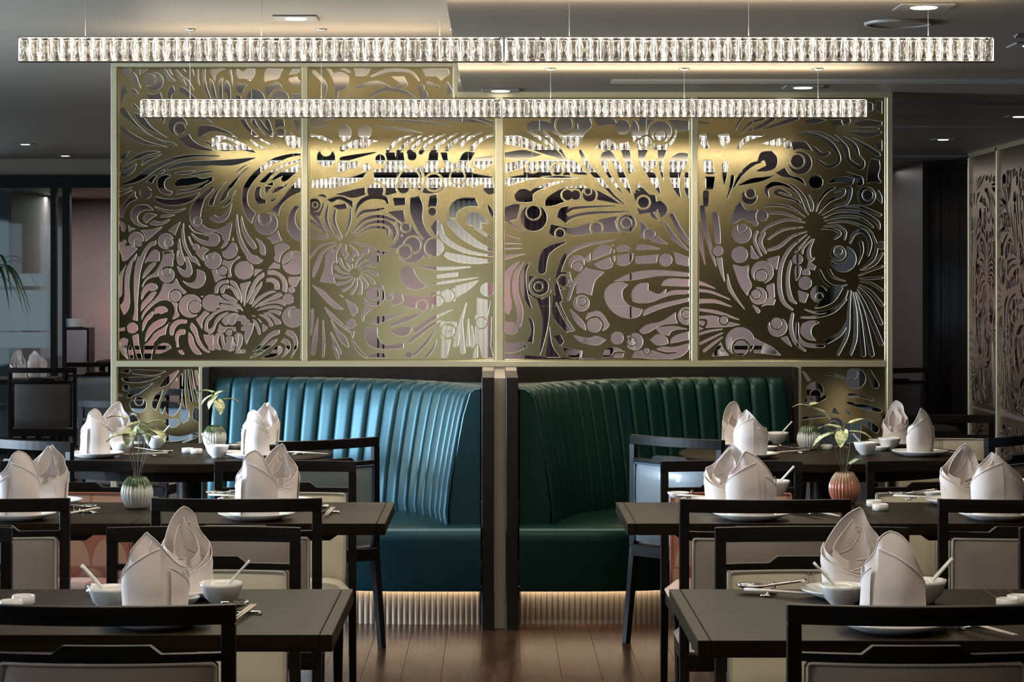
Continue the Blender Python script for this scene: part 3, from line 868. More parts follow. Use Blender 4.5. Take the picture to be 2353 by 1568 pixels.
p 810 1220 860 1195 1050 1150 1050 1170 900 1210 800 1250
p 880 1160 950 1115 1050 1110 1050 1130 960 1135
p 780 1330 820 1300 900 1280 980 1230 990 1290 900 1300 830 1340 800 1350
M 1040 1250 62
H 1040 1250 48
M 1035 1240 30
H 1035 1240 22
p 870 1315 960 1305 1050 1322 960 1332 940 1360 890 1340
p 840 1380 880 1350 930 1370 940 1400 880 1410
p 960 1370 1050 1335 1050 1380 950 1400
p 500 1235 560 1225 620 1300 600 1320 560 1340 490 1270
M 535 1300 52
H 535 1300 40
M 660 1370 46
H 660 1370 34
M 755 1390 60
H 755 1390 46
M 738 1390 30
H 738 1390 22
p 310 1130 330 1150 380 1250 430 1330 380 1340 310 1250
m 330 1180 10 370 1260 12 410 1320 8
p 400 1210 480 1290 490 1330 440 1290
p 310 1360 350 1350 370 1390 350 1415
p 270 1475 290 1300 310 1420 350 1475
p 360 1420 400 1430 470 1440 465 1475 400 1475
p 420 1355 510 1370 540 1360 600 1380 550 1410 510 1405 450 1385
p 580 1475 600 1430 660 1425 700 1445 690 1475
m 630 1475 14 650 1450 14 690 1450 14
p 760 1445 850 1440 900 1420 970 1420 1050 1400 1050 1430 1000 1475 740 1475
m 850 1430 14 920 1452 14 980 1450 10
M 820 1440 24
H 820 1440 15
# panel 4
@P4 1580 200 2.375
p 980 80 1010 90 1010 130 980 140
p 1030 75 1060 75 1060 150 1020 120
s 60 190 14 120 200 5
s 290 260 5 340 200 14 420 172 10
s 260 240 4 280 190 12 300 170 8
s 330 240 5 400 215 16 470 172 20
s 420 230 5 520 195 18 600 172 16
p 640 180 700 170 760 180 700 200 650 200
p 780 180 840 180 850 210 800 215
M 868 185 28
H 868 185 20
p 900 200 980 180 1060 190 1060 210 960 215
s 600 250 5 700 265 22 790 320 24 825 400 20 770 435 16 710 400 10
s 690 330 10 730 370 24 770 360 14
s 640 240 4 740 255 10 830 310 12
s 800 260 5 860 330 24 880 400 22 940 440 26 960 410 14 930 370 8
s 850 270 5 910 320 20 930 370 16
s 890 245 5 980 260 26 1050 250 16
s 880 230 5 960 228 12 1040 228 8
s 900 280 5 980 330 22 1040 370 24
p 1020 300 1060 290 1060 350 1030 335
p 1000 390 1045 400 1050 440 1040 490 1060 525 1000 520 980 530 980 470
p 860 460 920 480 950 490 960 530 930 545 920 510
p 60 260 100 255 120 330 100 340 60 310
p 80 400 130 400 150 470 110 475 90 460
p 165 260 220 255 230 290 200 330 180 310
s 275 335 14 320 285 26 410 262 10
p 190 420 220 400 215 480 200 540 190 480
p 430 300 520 280 550 290 540 320 470 320 400 310
p 95 490 150 490 140 560 100 560
s 245 490 20 238 540 16 215 610 5
M 545 315 30
H 545 315 22
p 570 300 640 300 680 350 640 345 580 360
M 615 415 78
H 615 415 62
M 600 405 45
H 600 405 35
p 380 410 400 360 460 350 490 390 480 440 430 460 370 460 430 430 420 400
s 250 550 6 290 480 18 350 425 20 400 410 8
p 270 540 350 500 430 490 480 480 420 510 330 530
p 480 470 530 440 560 480 620 500 650 540 580 500 520 490
M 700 520 54
H 700 520 38
p 760 530 800 500 860 490 910 500 900 530 820 520
s 660 700 4 600 625 12 530 600 16 480 580 22 510 565 18 560 590 8
s 650 690 4 600 590 12 540 540 14 470 530 24 430 560 22 440 600 10
s 640 710 4 560 660 12 480 645 12 420 650 8
s 670 680 4 640 610 12 600 560 12 560 530 6
s 680 680 4 680 640 12 660 590 5
s 700 680 4 720 620 12 760 570 14 800 550 10
s 715 690 4 770 625 14 840 590 22 850 560 14 800 575 6
s 730 700 4 800 655 14 870 630 16 890 560 16 870 545 6
M 975 595 64
H 975 595 50
M 985 590 34
H 985 590 26
s 740 715 4 820 680 12 940 685 16 1030 735 22 1045 775 10
s 745 730 4 840 708 12 940 716 14 1010 765 10
s 760 742 4 860 735 10 960 765 12 1010 800 6
s 860 650 6 940 655 16 1050 700 18
s 730 775 4 790 775 12 830 800 18 800 830 8
s 740 760 4 810 755 10 860 790 12 855 835 6
s 640 740 4 540 725 12 440 760 14 400 800 8
s 630 765 4 520 780 12 440 830 10
s 620 725 4 520 690 12 430 690 8
s 650 790 4 570 815 12 500 870 18 440 890 12
s 415 800 18 395 850 20 425 905 12
s 378 790 12 365 840 14 400 920 10
s 650 805 4 560 880 16 512 970 20 500 1080 22 520 1170 20 570 1215 10
s 665 815 4 600 890 12 558 970 16 545 1060 18 560 1150 24 590 1180 10
s 680 830 4 630 880 12 622 930 12
s 690 830 4 662 890 16 668 940 22 690 935 8
p 595 960 620 990 610 1040 590 1060 585 1000
M 600 940 38
H 600 940 28
M 645 1015 30
H 645 1015 22
M 640 1070 46
H 640 1070 36
p 600 1110 660 1130 640 1180 610 1170
M 715 1130 58
H 715 1130 45
M 722 1145 24
H 722 1145 16
p 235 740 265 650 290 630 320 670 380 670 390 700 370 730 340 740 300 720 250 745
M 337 600 56
H 337 600 42
M 345 580 32
H 345 580 24
M 410 703 38
H 410 703 28
H 370 745 14
M 295 800 66
H 295 800 52
M 302 770 30
H 302 770 22
M 283 915 60
H 283 915 44
p 345 860 370 910 400 940 345 935
p 245 970 300 980 345 970 330 1030 350 1090 325 1140 290 1090
s 340 1160 10 385 1225 20
M 408 1010 78
H 408 1010 60
M 402 1030 40
H 402 1030 31
p 430 940 500 920 485 1000
p 430 1085 470 1070 475 1150 430 1150
M 385 1140 58
H 385 1140 46
M 372 1130 32
H 372 1130 24
p 400 1200 440 1150 480 1160 470 1190 430 1190
M 490 1310 66
H 490 1310 52
M 485 1290 38
H 485 1290 30
s 100 580 34 100 640 28
s 80 660 28 95 760 24 130 900 18 155 980 4
s 150 700 34 160 780 34 165 850 28
s 165 890 40 180 980 22 200 1060 5
M 165 895 38
H 165 895 28
s 65 740 10 70 840 24 95 970 4
p 215 1010 240 1100 320 1225 270 1170 220 1100
s 60 1070 24 100 1080 14 150 1100 4
s 60 1110 16 130 1120 12 230 1160 4
s 60 1170 24 150 1170 18 240 1200 4
s 60 1215 12 160 1230 16 280 1270 4
p 60 1250 150 1250 220 1280 300 1300 200 1310 100 1315 60 1330
m 60 1270 12 100 1275 14 90 1310 14 65 1300 10
M 197 1273 30
H 197 1273 21
s 60 1350 12 120 1332 12 190 1322 4
s 70 1400 14 130 1370 12 190 1342 4
s 90 1440 16 140 1400 14 190 1365 5
p 130 1470 180 1390 190 1420 225 1465
M 285 1390 92
H 285 1390 78
M 290 1425 52
H 290 1425 41
p 365 1370 400 1390 460 1420 510 1465 360 1450
p 505 1370 540 1360 570 1420 540 1400
s 930 1030 4 1000 1000 12 1060 980 12
s 935 1045 4 1000 1045 12 1060 1040 12
s 940 1060 4 1000 1072 12 1060 1110 14
s 935 1080 4 1000 1120 16 1060 1190 18
s 930 1090 4 995 1165 18 1055 1290 20
s 925 1105 4 980 1220 20 1055 1400 26
s 918 1120 4 960 1240 18 1005 1460 26
s 912 1120 4 940 1260 16 960 1460 24
s 900 1120 4 915 1230 16 915 1370 20 890 1460 12
s 890 1110 4 880 1220 14 870 1350 18 820 1460 14
s 875 1110 4 845 1180 12 780 1220 14 700 1232 12 640 1215 6
s 870 1080 4 800 1090 14 750 1060 16 720 1000 10
s 860 1060 4 800 1040 12 770 1000 14
s 868 1160 4 800 1225 12 700 1255 12 620 1258 8
p 615 1340 625 1290 680 1275 720 1285 680 1310 675 1350 700 1385 650 1375
s 598 1290 14 600 1360 18 640 1405 20 740 1415 16
s 760 1390 26 840 1340 20 885 1240 5
s 572 1240 16 563 1310 20 585 1390 18 640 1440 10
M 850 940 86
H 850 940 70
M 822 908 54
H 822 908 42
M 825 897 28
H 825 897 20
s 885 850 12 910 800 20 960 790 22 995 850 20 985 920 10
s 930 970 4 952 900 14 945 850 20
s 940 1000 4 1010 940 18 1030 870 14 1010 810 8
s 950 1000 4 1020 965 16 1060 910 14
H 1055 865 22
p 780 1090 850 1095 800 1170 740 1200 690 1210 740 1150
p 660 950 700 980 690 1000 650 990
p 1040 560 1060 600 1060 640 1030 600
# lower left
@P5 0 820 3.92
p 1070 115 1180 110 1160 150 1070 140
p 1200 115 1500 130 1400 165 1250 160 1190 150
p 1090 190 1200 185 1380 180 1460 170 1330 220 1200 235 1110 215
H 1135 280 30
s 1070 340 24 1100 345 20 1120 350 6
p 1180 300 1300 270 1390 230 1300 300 1180 370 1140 365
p 1430 280 1480 200 1620 115 1560 200 1500 260
p 1370 440 1400 350 1470 290 1440 380 1400 490
p 1440 480 1480 350 1600 180 1560 300 1500 420 1460 520
p 1490 480 1520 350 1640 140 1640 300 1610 480 1560 540 1510 520
s 1665 120 8 1655 250 20 1660 400 20 1690 520 5
s 1690 120 10 1700 250 20 1725 400 22
s 1720 120 14 1740 250 22 1775 400 24
s 1765 130 20 1790 250 26
M 1245 430 90
H 1245 430 74
M 1255 400 46
H 1255 400 36
M 1180 580 90
H 1180 580 74
M 1200 570 50
H 1200 570 40
p 1640 450 1700 480 1700 560 1650 600 1620 560
p 1750 450 1800 480 1800 600 1740 560
p 1500 560 1600 560 1620 600 1560 640 1480 610
p 1400 640 1500 700 1620 720 1780 680 1780 700 1600 760 1450 740
s 1650 770 14 1720 740 18 1790 712 8
p 1070 640 1120 700 1200 770 1070 775
p 1230 640 1330 660 1420 760 1400 850 1250 800
s 1500 820 40 1620 900 60 1760 860 20
s 1120 860 60 1250 960 60 1400 940 20
M 1520 1000 120
H 1520 1000 95
M 1540 980 60
H 1540 980 45
s 1080 1000 40 1180 1100 60 1330 1100 30
s 1660 1050 30 1720 950 40 1790 900 20
# lower right
@P6 1400 860 3.92
p 1730 -30 1760 -20 1810 50 1790 70
H 1850 150 78
M 1860 190 56
H 1860 190 46
p 1755 240 1780 205 1830 240 1950 185 1960 215 1850 270 1790 265
p 2000 350 2030 300 2080 370
p 2120 300 2200 380 2160 370
s 1960 0 10 2040 10 24 2120 40 8
M 2220 40 110
H 2220 40 90
M 2190 0 60
H 2190 0 50
s 2160 190 30 2240 195 24 2370 230 16
s 2340 -20 40 2400 100 60
s 2150 260 20 2280 290 40 2440 330 30
s 1740 400 20 1850 385 30 1960 380 10
p 1870 450 2270 450 2260 600 2000 640 1880 590
M 2035 470 92
H 2035 470 76
M 2020 470 52
H 2020 470 42
s 2300 420 60 2400 500 60
H 2350 650 60
M 2330 640 36
H 2330 640 26
s 1750 650 30 1850 720 60 2050 740 30
H 2140 760 60
s 1760 800 30 1900 880 50 2100 900 20
"""
# ================================================================ the setting
ZL, ZH = 2.40, 2.566         # low ceiling right of the step, high ceiling left of it
XL, XR = -6.0, 3.4
bk = 20.7
struct('floor', MB().box(XL, XR, -4, 23.7, -.05, -.004).mesh('floor', 'panel_wood'))
FL = bpy.data.objects['floor']
plank_m = [MB().box(-.0752, .0752, -l / 2, l / 2, -.003, .004).mesh('plank', 'floor_wood', bevel=.0008) for l in (1.2, .9, .6)]
pw = .1515
for i in range(-13, 14):
    y = 4.3 - R.random() * 1.1
    while y < 11.3:
        k = R.choice((0, 0, 1, 1, 2)); l = (1.2, .9, .6)[k]
        link('plank', plank_m[k], (.02 + i * pw, y + l / 2, 0), 0, FL); y += l + .0008
struct('ceiling', MB().box(-.16, XR, -4, bk, ZL, ZL + .05).box(XL, -.16, -4, bk, ZH, ZH + .05).box(-.16, -.12, -4, bk, ZL + .052, ZH + .05)
       .box(XL, XR, bk, 23.7, 2.312, 2.36).mesh('ceiling', 'ceiling'))
CE = bpy.data.objects['ceiling']
# side and back walls; the left wall has window openings, daylight comes through them
lw = MB().box(XL - .1, XL, -4, 23.7, 0, .45).box(XL - .1, XL, -4, 23.7, 2.25, 2.7)
for a, b in ((-4, 1.9), (4.9, 8.1), (10.3, 11.8), (19.2, 23.7)): lw.box(XL - .1, XL, a, b, .45, 2.25)
struct('wall_left', lw.mesh('wall_left', 'mauve'))
struct('wall_behind', MB().box(XL, -1.4, -4.1, -4, 0, 2.6).box(-.1, XR, -4.1, -4, 0, 2.6).box(-1.4, -.1, -4.1, -4, 0, .4).box(-1.4, -.1, -4.1, -4, 1.7, 2.6).mesh('wall_behind', 'panel_wood'))
struct('wall_right', MB().box(XR, XR + .1, -4, 23.7, 0, 2.6).mesh('wall_right', 'dark_gloss'))
# far end: opening with a black header into an alcove, grey fabric wall on the right
xa = PX(1878, bk); xb = PX(1905, bk)
struct('trim_1', MB().box(XL, xb, bk - .06, bk + .1, PZ(432, bk), PZ(404, bk)).box(xa, xb, bk - .06, bk + .1, 0, PZ(432, bk)).mesh('header_beam', 'black'))
struct('wall_far', MB().box(xb, XR, bk, bk + .1, 0, 2.6).mesh('wall_far', 'grey_fabric'))
struct('wall_soffit', MB().box(XL, xb, bk, bk + .1, PZ(404, bk), 2.62).mesh('wall_soffit', 'ceiling'))
AB = 23.6
struct('wall_alcove', MB().box(PX(158, AB) , XR, AB, AB + .1, 0, 2.4).mesh('wall_alcove', 'mural'))
WA = bpy.data.objects['wall_alcove']
for x in (869, 881, 1449, 1832): link('panel_joint', MB().box(-.006, .006, -.006, 0, 0, 2.36).mesh('panel_joint', 'black'), (PX(x, AB), AB, 0), 0, WA)
tag(link('pale_curtain', None, (PX(1062, AB), AB - .1, 0)), 'pale floor-length curtain hanging in the alcove behind the screen', 'curtain')
cu = MB(); rows = []
for k in range(61):
    t = k / 60; x = PX(1003, AB) + t * (PX(1122, AB) - PX(1003, AB)); rows.append([(x, AB - .08 - .02 * sin(t * 60), z) for z in (0, 2.3)])
mat('curtain', (.85, .85, .78), .7); mat('maroon_curtain', (.045, .03, .04), .8)
o = bpy.data.objects['pale_curtain']; bpy.data.objects.remove(o)
tag(link('curtain', cu.grid(rows).mesh('curtain', 'curtain', True)), 'pale floor-length curtain hanging in the alcove behind the screen', 'curtain')
cu = MB(); rows = []
for k in range(41):
    t = k / 40; x = PX(1205, AB) + t * (PX(1300, AB) - PX(1205, AB)); rows.append([(x, AB - .08 - .02 * sin(t * 45), z) for z in (0, 2.3)])
tag(link('curtain', cu.grid(rows).mesh('curtain', 'maroon_curtain', True)), 'dark maroon curtain hanging in the alcove, beside the pale one', 'curtain')
# glazed window at the far left with black frames, a tiled building outside
wx0 = XL; wx1 = PX(160, bk)
wf = MB()
for a, b in ((118, 130), (145, 162)): wf.box(PX(a, bk), PX(b, bk), bk - .04, bk + .06, 0, PZ(432, bk))
wf.box(XL, PX(120, bk), bk - .03, bk + .04, 0, .12)
w1 = struct('window_1', wf.mesh('window_frame', 'black'))
link('pane', MB().box(XL, PX(118, bk), bk, bk + .008, .12, PZ(432, bk)).mesh('pane', 'glass'), parent=w1)
link('pane', MB().box(PX(130, bk), PX(145, bk), bk, bk + .008, .0, PZ(432, bk)).mesh('pane', 'glass'), parent=w1)
link('frosted_band', MB().box(XL, PX(118, bk), bk - .006, bk - .001, PZ(658, bk), PZ(629, bk)).mesh('frosted_band', 'frost'), parent=w1)
link('frosted_band', MB().box(XL, PX(118, bk), bk - .006, bk - .001, PZ(760, bk), PZ(667, bk)).mesh('frosted_band', 'frost'), parent=w1)
link('frosted_band', MB().box(XL, PX(118, bk), bk - .006, bk - .001, PZ(800, bk), PZ(764, bk)).mesh('frosted_band', 'frost'), parent=w1)
struct('wall_alcove_side', MB().box(PX(158, AB) - .1, PX(158, AB), bk + .1, AB + .1, 0, 2.4).mesh('wall_alcove_side', 'mauve'))
mat('ext_dark', (.045, .05, .05), .7); mat('ext_green', (.10, .20, .15), .6)
fb = link('exterior_building', None, (0, 27, 0)); tag(fb, 'grey tiled building seen through the far left window', 'building')
link('tiled_wall', MB().box(-9, PX(40, 27), 0, .3, 0, 5).box(PX(75, 27), -3, 0, .3, 0, 5).mesh('tiled_wall', 'facade'), parent=fb)
link('dark_bay', MB().box(PX(40, 27), PX(75, 27), .15, .3, 0, 5).mesh('dark_bay', 'ext_dark'), parent=fb)
link('green_base', MB().box(-9, -3, -.1, 0, 0, .75).mesh('green_base', 'ext_green'), parent=fb)
# doorway glimpsed behind the right side: dark leaf in the grey wall
dd = struct('door_1', MB().box(PX(2103, bk), PX(2121, bk), bk - .03, bk, 0, PZ(546, bk)).mesh('door', 'black'))
# right wall: dark glossy cabinet block and the carved panels
gc = link('panelling', None, (0, 0, 0)); tag(gc, 'tall black glossy panelling at the end of the right wall', 'panelling')
D1 = 17.6; x0 = PX(2120, D1)
link('front_panel', MB().box(x0, XR - .03, D1, bk - .05, 0, 2.385).mesh('front_panel', 'panel_wood'), parent=gc)
for i, (a, b) in enumerate(((2132, 2160), (2162, 2192), (2194, 2212))):
    link('panel', MB().box(PX(a, D1), PX(b, D1), D1 - .015, D1, .05, 2.37).mesh('panel', 'dark_gloss'), parent=gc)
link('panel', MB().box(XR - .02, XR - .004, 16.72, D1 - .02, 0, 2.385).mesh('panel', 'dark_gloss'), parent=gc)
# bar shelves glimpsed in the dark cabinet
# ---- ceiling details
def downlight(x, D, z, label, on=True, s=.09, power=16):
    t = link('downlight', None, (x, D, z)); tag(t, label, 'downlight', 'recessed ceiling downlights')
    link('trim_ring', MB().box(-s, s, -s, s, -.006, -.0005).mesh('trim_ring', 'lamp_trim', bevel=.003), parent=t)
    link('lamp', MB().lathe([(0, -.0085), (s * .45, -.0085), (s * .5, -.006)], 20).mesh('lamp', 'lamp_on' if on else 'chrome_core'), parent=t)
    if power:
        l = bpy.data.lights.new('spot', 'SPOT'); l.energy = power; l.color = (1, .86, .68); l.spot_size = radians(100); l.spot_blend = .8; l.shadow_soft_size = .05
        o = bpy.data.objects.new('spot', l); COL.objects.link(o); o.location = (0, 0, -.03); o.parent = t
downlight(PX(680, 9.57), 9.57, ZH, 'square downlight in the high ceiling above the left booth')
downlight(PX(1150, 11.15), 11.15, ZL, 'square downlight over the screen beside the ceiling step')
downlight(PX(1845, 10.96), 10.96, ZL, 'square downlight over the right end of the screen')
downlight(PX(2123, 7.74), 7.74, ZL, 'square downlight at the upper right corner of the ceiling')
downlight(PX(2167, 15), 15, ZL, 'small downlight before the black glossy panelling', s=.07, power=8)
downlight(PX(2342, 12.9), 12.9, ZL, 'small downlight at the right edge above the carved panels', s=.07, power=8)
downlight(PX(58, 18.4), 18.4, ZH, 'far left small downlight near the window', s=.07, power=5)
downlight(PX(150, 20.1), 20.1, ZH, 'small downlight just left of the screen, far off', s=.07, power=5)
downlight(PX(1935, 19.4), 19.4, ZL, 'small downlight seen through the right screen panel', s=.07, power=5)
downlight(PX(683, 19.6), 19.6, ZH, 'small downlight seen through the left screen panel', s=.07, power=5)
for x, D, lb_ in ((-1.5, 5.2, 'front left tables'), (1.6, 5.2, 'front right tables'), (-1.9, 7.6, 'second row left edge'), (2.05, 9.0, 'right frame edge chairs'), (0.1, 6.3, 'middle of the aisle')):
    downlight(x, D, ZH if x < -.16 else ZL, 'added square downlight, unseen above the frame, over the ' + lb_, power=9)  # unseen lamps, added to light the tables and chairs below
sp = link('ceiling_speaker', None, (PX(2065, 8.24), 8.24, ZL)); tag(sp, 'large round speaker grille flush in the right ceiling', 'speaker')
link('ring', MB().lathe([(.10, -.002), (.105, -.009), (.118, -.009), (.12, -.001)], 40).mesh('ring', 'lamp_trim', True), parent=sp)
link('grille', MB().lathe([(0, -.005), (.10, -.005), (.10, -.001)], 40).mesh('grille', 'ceiling'), parent=sp)
t = link('air_diffuser', None, (0, 0, 0)); tag(t, 'long pale linear air diffuser slot in the right ceiling', 'vent')
dz = 10.6
link('frame', MB().box(PX(1405, dz), XR, dz - .07, dz - .045, ZL - .012, ZL - .001).box(PX(1405, dz), XR, dz + .045, dz + .07, ZL - .012, ZL - .001).mesh('frame', 'lamp_trim'), parent=t)
link('slot', MB().box(PX(1405, dz), XR, dz - .045, dz + .045, ZL - .004, ZL - .001).mesh('slot', 'ceiling_dark'), parent=t)
for i, (D, xs) in enumerate(((8.62, 1.9), (11.95, 2.0), (13.75, 2.3), (17.0, 2.6))):
    struct('trim_%d' % (i + 2), MB().box(xs, XR, D - .012, D + .012, ZL - .006, ZL - .0005).box(xs, XR, D + .02, D + .05, ZL - .01, ZL - .0005).mesh('ceiling_groove', 'ceiling_dark'))

# ================================================================ lattice screen
def parse_lat(txt):
    P = {}; cur = None; ox = oy = 0; s = 1
    for ln in txt.splitlines():
        q = ln.split()
        if not q or q[0] == '#': continue
        if q[0][0] == '@': cur = q[0][1:]; ox, oy, s = map(float, q[1:4]); P.setdefault(cur, []); continue
        a = [float(x) for x in q[1:]]
        if q[0] == 'p': P[cur].append((0, [(ox + a[i] / s, oy + a[i + 1] / s) for i in range(0, len(a) - 1, 2)]))
        elif q[0] in 'HM': P[cur].append((1 if q[0] == 'H' else 2, (ox + a[0] / s, oy + a[1] / s, a[2] / s)))
        elif q[0] in 'sm': P[cur].append((3 if q[0] == 's' else 4, [(ox + a[i] / s, oy + a[i + 1] / s, a[i + 2] / s) for i in range(0, len(a) - 2, 3)]))
        elif q[0] == 'f':
            cx, cy_, r0, r1, a0, a1, n, wd = a
            for k in range(int(n)):
                th = radians(a0 + (a1 - a0) * k / n); bend = .5
                pts = [(cx + r * cos(th + bend * (r - r0) / (r1 - r0)), cy_ + r * sin(th + bend * (r - r0) / (r1 - r0)), ww) for r, ww in ((r0, 4), ((r0 + r1) / 2, wd * .6), (r1, wd))]
                P[cur].append((3, [(ox + x / s, oy + y / s, ww / s) for x, y, ww in pts]))
    return P
def smooth_poly(P, n=5):
    P = [Vector(p) for p in P]; m = len(P); T = []
    for i in range(m):
        a = P[i] - P[i - 1]; b = P[(i + 1) % m] - P[i]
        if a.length < 1e-6 or b.length < 1e-6: T.append(Vector((0, 0))); continue
        ang = abs(a.angle_signed(b))
        if ang > radians(62): T.append(None)
        else: T.append((a / a.length + b / b.length).normalized())
    out = []
    for i in range(m):
        j = (i + 1) % m; p, q = P[i], P[j]; l = (q - p).length
        t0 = T[i] if T[i] is not None else (q - p).normalized(); t1 = T[j] if T[j] is not None else (q - p).normalized()
        c0 = p + t0 * l * .33; c1 = q - t1 * l * .33
        for k in range(n):
            t = k / n; u = 1 - t; out.append(p * u ** 3 + c0 * 3 * u * u * t + c1 * 3 * u * t * t + q * t ** 3)
    return [(v.x, v.y) for v in out]
def raster(shapes, outer, step=.5):
    xs = [p[0] for p in outer]; ys = [p[1] for p in outer]; x0, x1, y0, y1 = min(xs), max(xs), min(ys), max(ys)
    pad = 3; W = int((x1 - x0) / step) + 2 * pad; H = int((y1 - y0) / step) + 2 * pad
    G = np.zeros((H, W), np.float32); X0 = x0 - pad * step; Y0 = y0 - pad * step
    def fill(poly, val):
        px = np.array([p[0] for p in poly]); py = np.array([p[1] for p in poly])
        i0 = max(0, int((px.min() - X0) / step)); i1 = min(W, int((px.max() - X0) / step) + 2)
        j0 = max(0, int((py.min() - Y0) / step)); j1 = min(H, int((py.max() - Y0) / step) + 2)
        if i1 <= i0 or j1 <= j0: return
        gx = X0 + np.arange(i0, i1) * step; gy = Y0 + np.arange(j0, j1) * step
        ins = np.zeros((j1 - j0, i1 - i0), bool); n = len(px)
        for r_, yv in enumerate(gy):
            xa = px; ya = py; xb_ = np.roll(px, -1); yb = np.roll(py, -1)
            m = (ya > yv) != (yb > yv)
            if not m.any(): continue
            xi = xa[m] + (yv - ya[m]) / (yb[m] - ya[m]) * (xb_[m] - xa[m])
            ins[r_] = ((gx[None, :] < xi[:, None]).sum(0) % 2) == 1
        G[j0:j1, i0:i1][ins] = val
    def disc(cx, cy_, r, val):
        i0 = max(0, int((cx - r - X0) / step)); i1 = min(W, int((cx + r - X0) / step) + 2); j0 = max(0, int((cy_ - r - Y0) / step)); j1 = min(H, int((cy_ + r - Y0) / step) + 2)
        if i1 <= i0 or j1 <= j0: return
        gx = X0 + np.arange(i0, i1) * step; gy = Y0 + np.arange(j0, j1) * step
        G[j0:j1, i0:i1][(gx[None, :] - cx) ** 2 + (gy[:, None] - cy_) ** 2 < r * r] = val
    fill(outer, 1)
    for k, d in shapes:
        if k == 0: fill(smooth_poly(d), 0)
        elif k == 1: disc(*d, 0)
        elif k == 2: disc(*d, 1)
        else:
            c = cat_rom(d, 8); L_, R_ = [], []
            for i, p in enumerate(c):
                t = c[min(i + 1, len(c) - 1)] - c[max(i - 1, 0)]; l = math.hypot(t.x, t.y) or 1; nx, ny = -t.y / l, t.x / l; hw = abs(p.z) / 2
                L_.append((p.x + nx * hw, p.y + ny * hw)); R_.append((p.x - nx * hw, p.y - ny * hw))
            fill(L_ + R_[::-1], 0 if k == 3 else 1)
            for e in (c[0], c[-1]):
                if abs(e.z) > 1.2: disc(e.x, e.y, abs(e.z) / 2, 0 if k == 3 else 1)
    # frame rim stays metal
    K = G.copy(); G2 = np.zeros_like(G)
    rim = np.zeros_like(G); sv = G; G = rim; fill_rim = outer
    G = sv
    return G, X0, Y0, step
def contours(G, X0, Y0, step):
    V = G.copy()
    for _ in range(2):
        V[1:-1, :] = (V[:-2, :] + 2 * V[1:-1, :] + V[2:, :]) / 4; V[:, 1:-1] = (V[:, :-2] + 2 * V[:, 1:-1] + V[:, 2:]) / 4
    S = V > .5
    c = S[:-1, :-1] * 1 + S[:-1, 1:] * 2 + S[1:, 1:] * 4 + S[1:, :-1] * 8
    J, I = np.nonzero((c > 0) & (c < 15))
    # edges: 0 top(j,i)-(j,i+1), 1 right, 2 bottom, 3 left ; metal kept on one side
    TB = {1: [(3, 0)], 2: [(0, 1)], 3: [(3, 1)], 4: [(1, 2)], 5: [(3, 2), (1, 0)], 6: [(0, 2)], 7: [(3, 2)], 8: [(2, 3)], 9: [(2, 0)], 10: [(0, 3), (2, 1)], 11: [(2, 1)], 12: [(1, 3)], 13: [(1, 0)], 14: [(0, 3)]}
    nxt = {}; W = V.shape[1]
    def key(j, i, e):
        if e == 0: return (j * W + i) * 2
        if e == 2: return ((j + 1) * W + i) * 2
        if e == 3: return (j * W + i) * 2 + 1
        return (j * W + i + 1) * 2 + 1
    for j, i, cc in zip(J.tolist(), I.tolist(), c[J, I].tolist()):
        for a, b in TB[cc]: nxt[key(j, i, a)] = key(j, i, b)
    def pos(k):
        h = k & 1; q = k >> 1; j, i = divmod(q, W)
        a = V[j, i]; b = V[j + 1, i] if h else V[j, i + 1]; t = (.5 - a) / (b - a) if b != a else .5
        return (X0 + (i + (0 if h else t)) * step, Y0 + (j + (t if h else 0)) * step)
    loops = []
    while nxt:
        k0, k = nxt.popitem(); L_ = [k0]
        while k != k0 and k in nxt: L_.append(k); k = nxt.pop(k)
        if len(L_) > 14: loops.append([pos(k) for k in L_])
    return loops
def simplify(L_, tol):
    P = np.array(L_); n = len(P); far = int(np.argmax(((P - P[0]) ** 2).sum(1))); keep = {0, far}
    st = [(0, far), (far, n)]
    PP = np.vstack([P, P[:1]])
    while st:
        a, b = st.pop()
        if b - a < 2: continue
        d = PP[b] - PP[a]; l = math.hypot(*d) or 1e-9; q = PP[a + 1:b] - PP[a]; dist = np.abs(q[:, 0] * d[1] - q[:, 1] * d[0]) / l
        k = int(np.argmax(dist))
        if dist[k] > tol: m = a + 1 + k; keep.add(m % n); st += [(a, m), (m, b)]
    return [tuple(P[k]) for k in sorted(keep)]
DS = 11.3; KS = DS / F
from mathutils.geometry import delaunay_2d_cdt
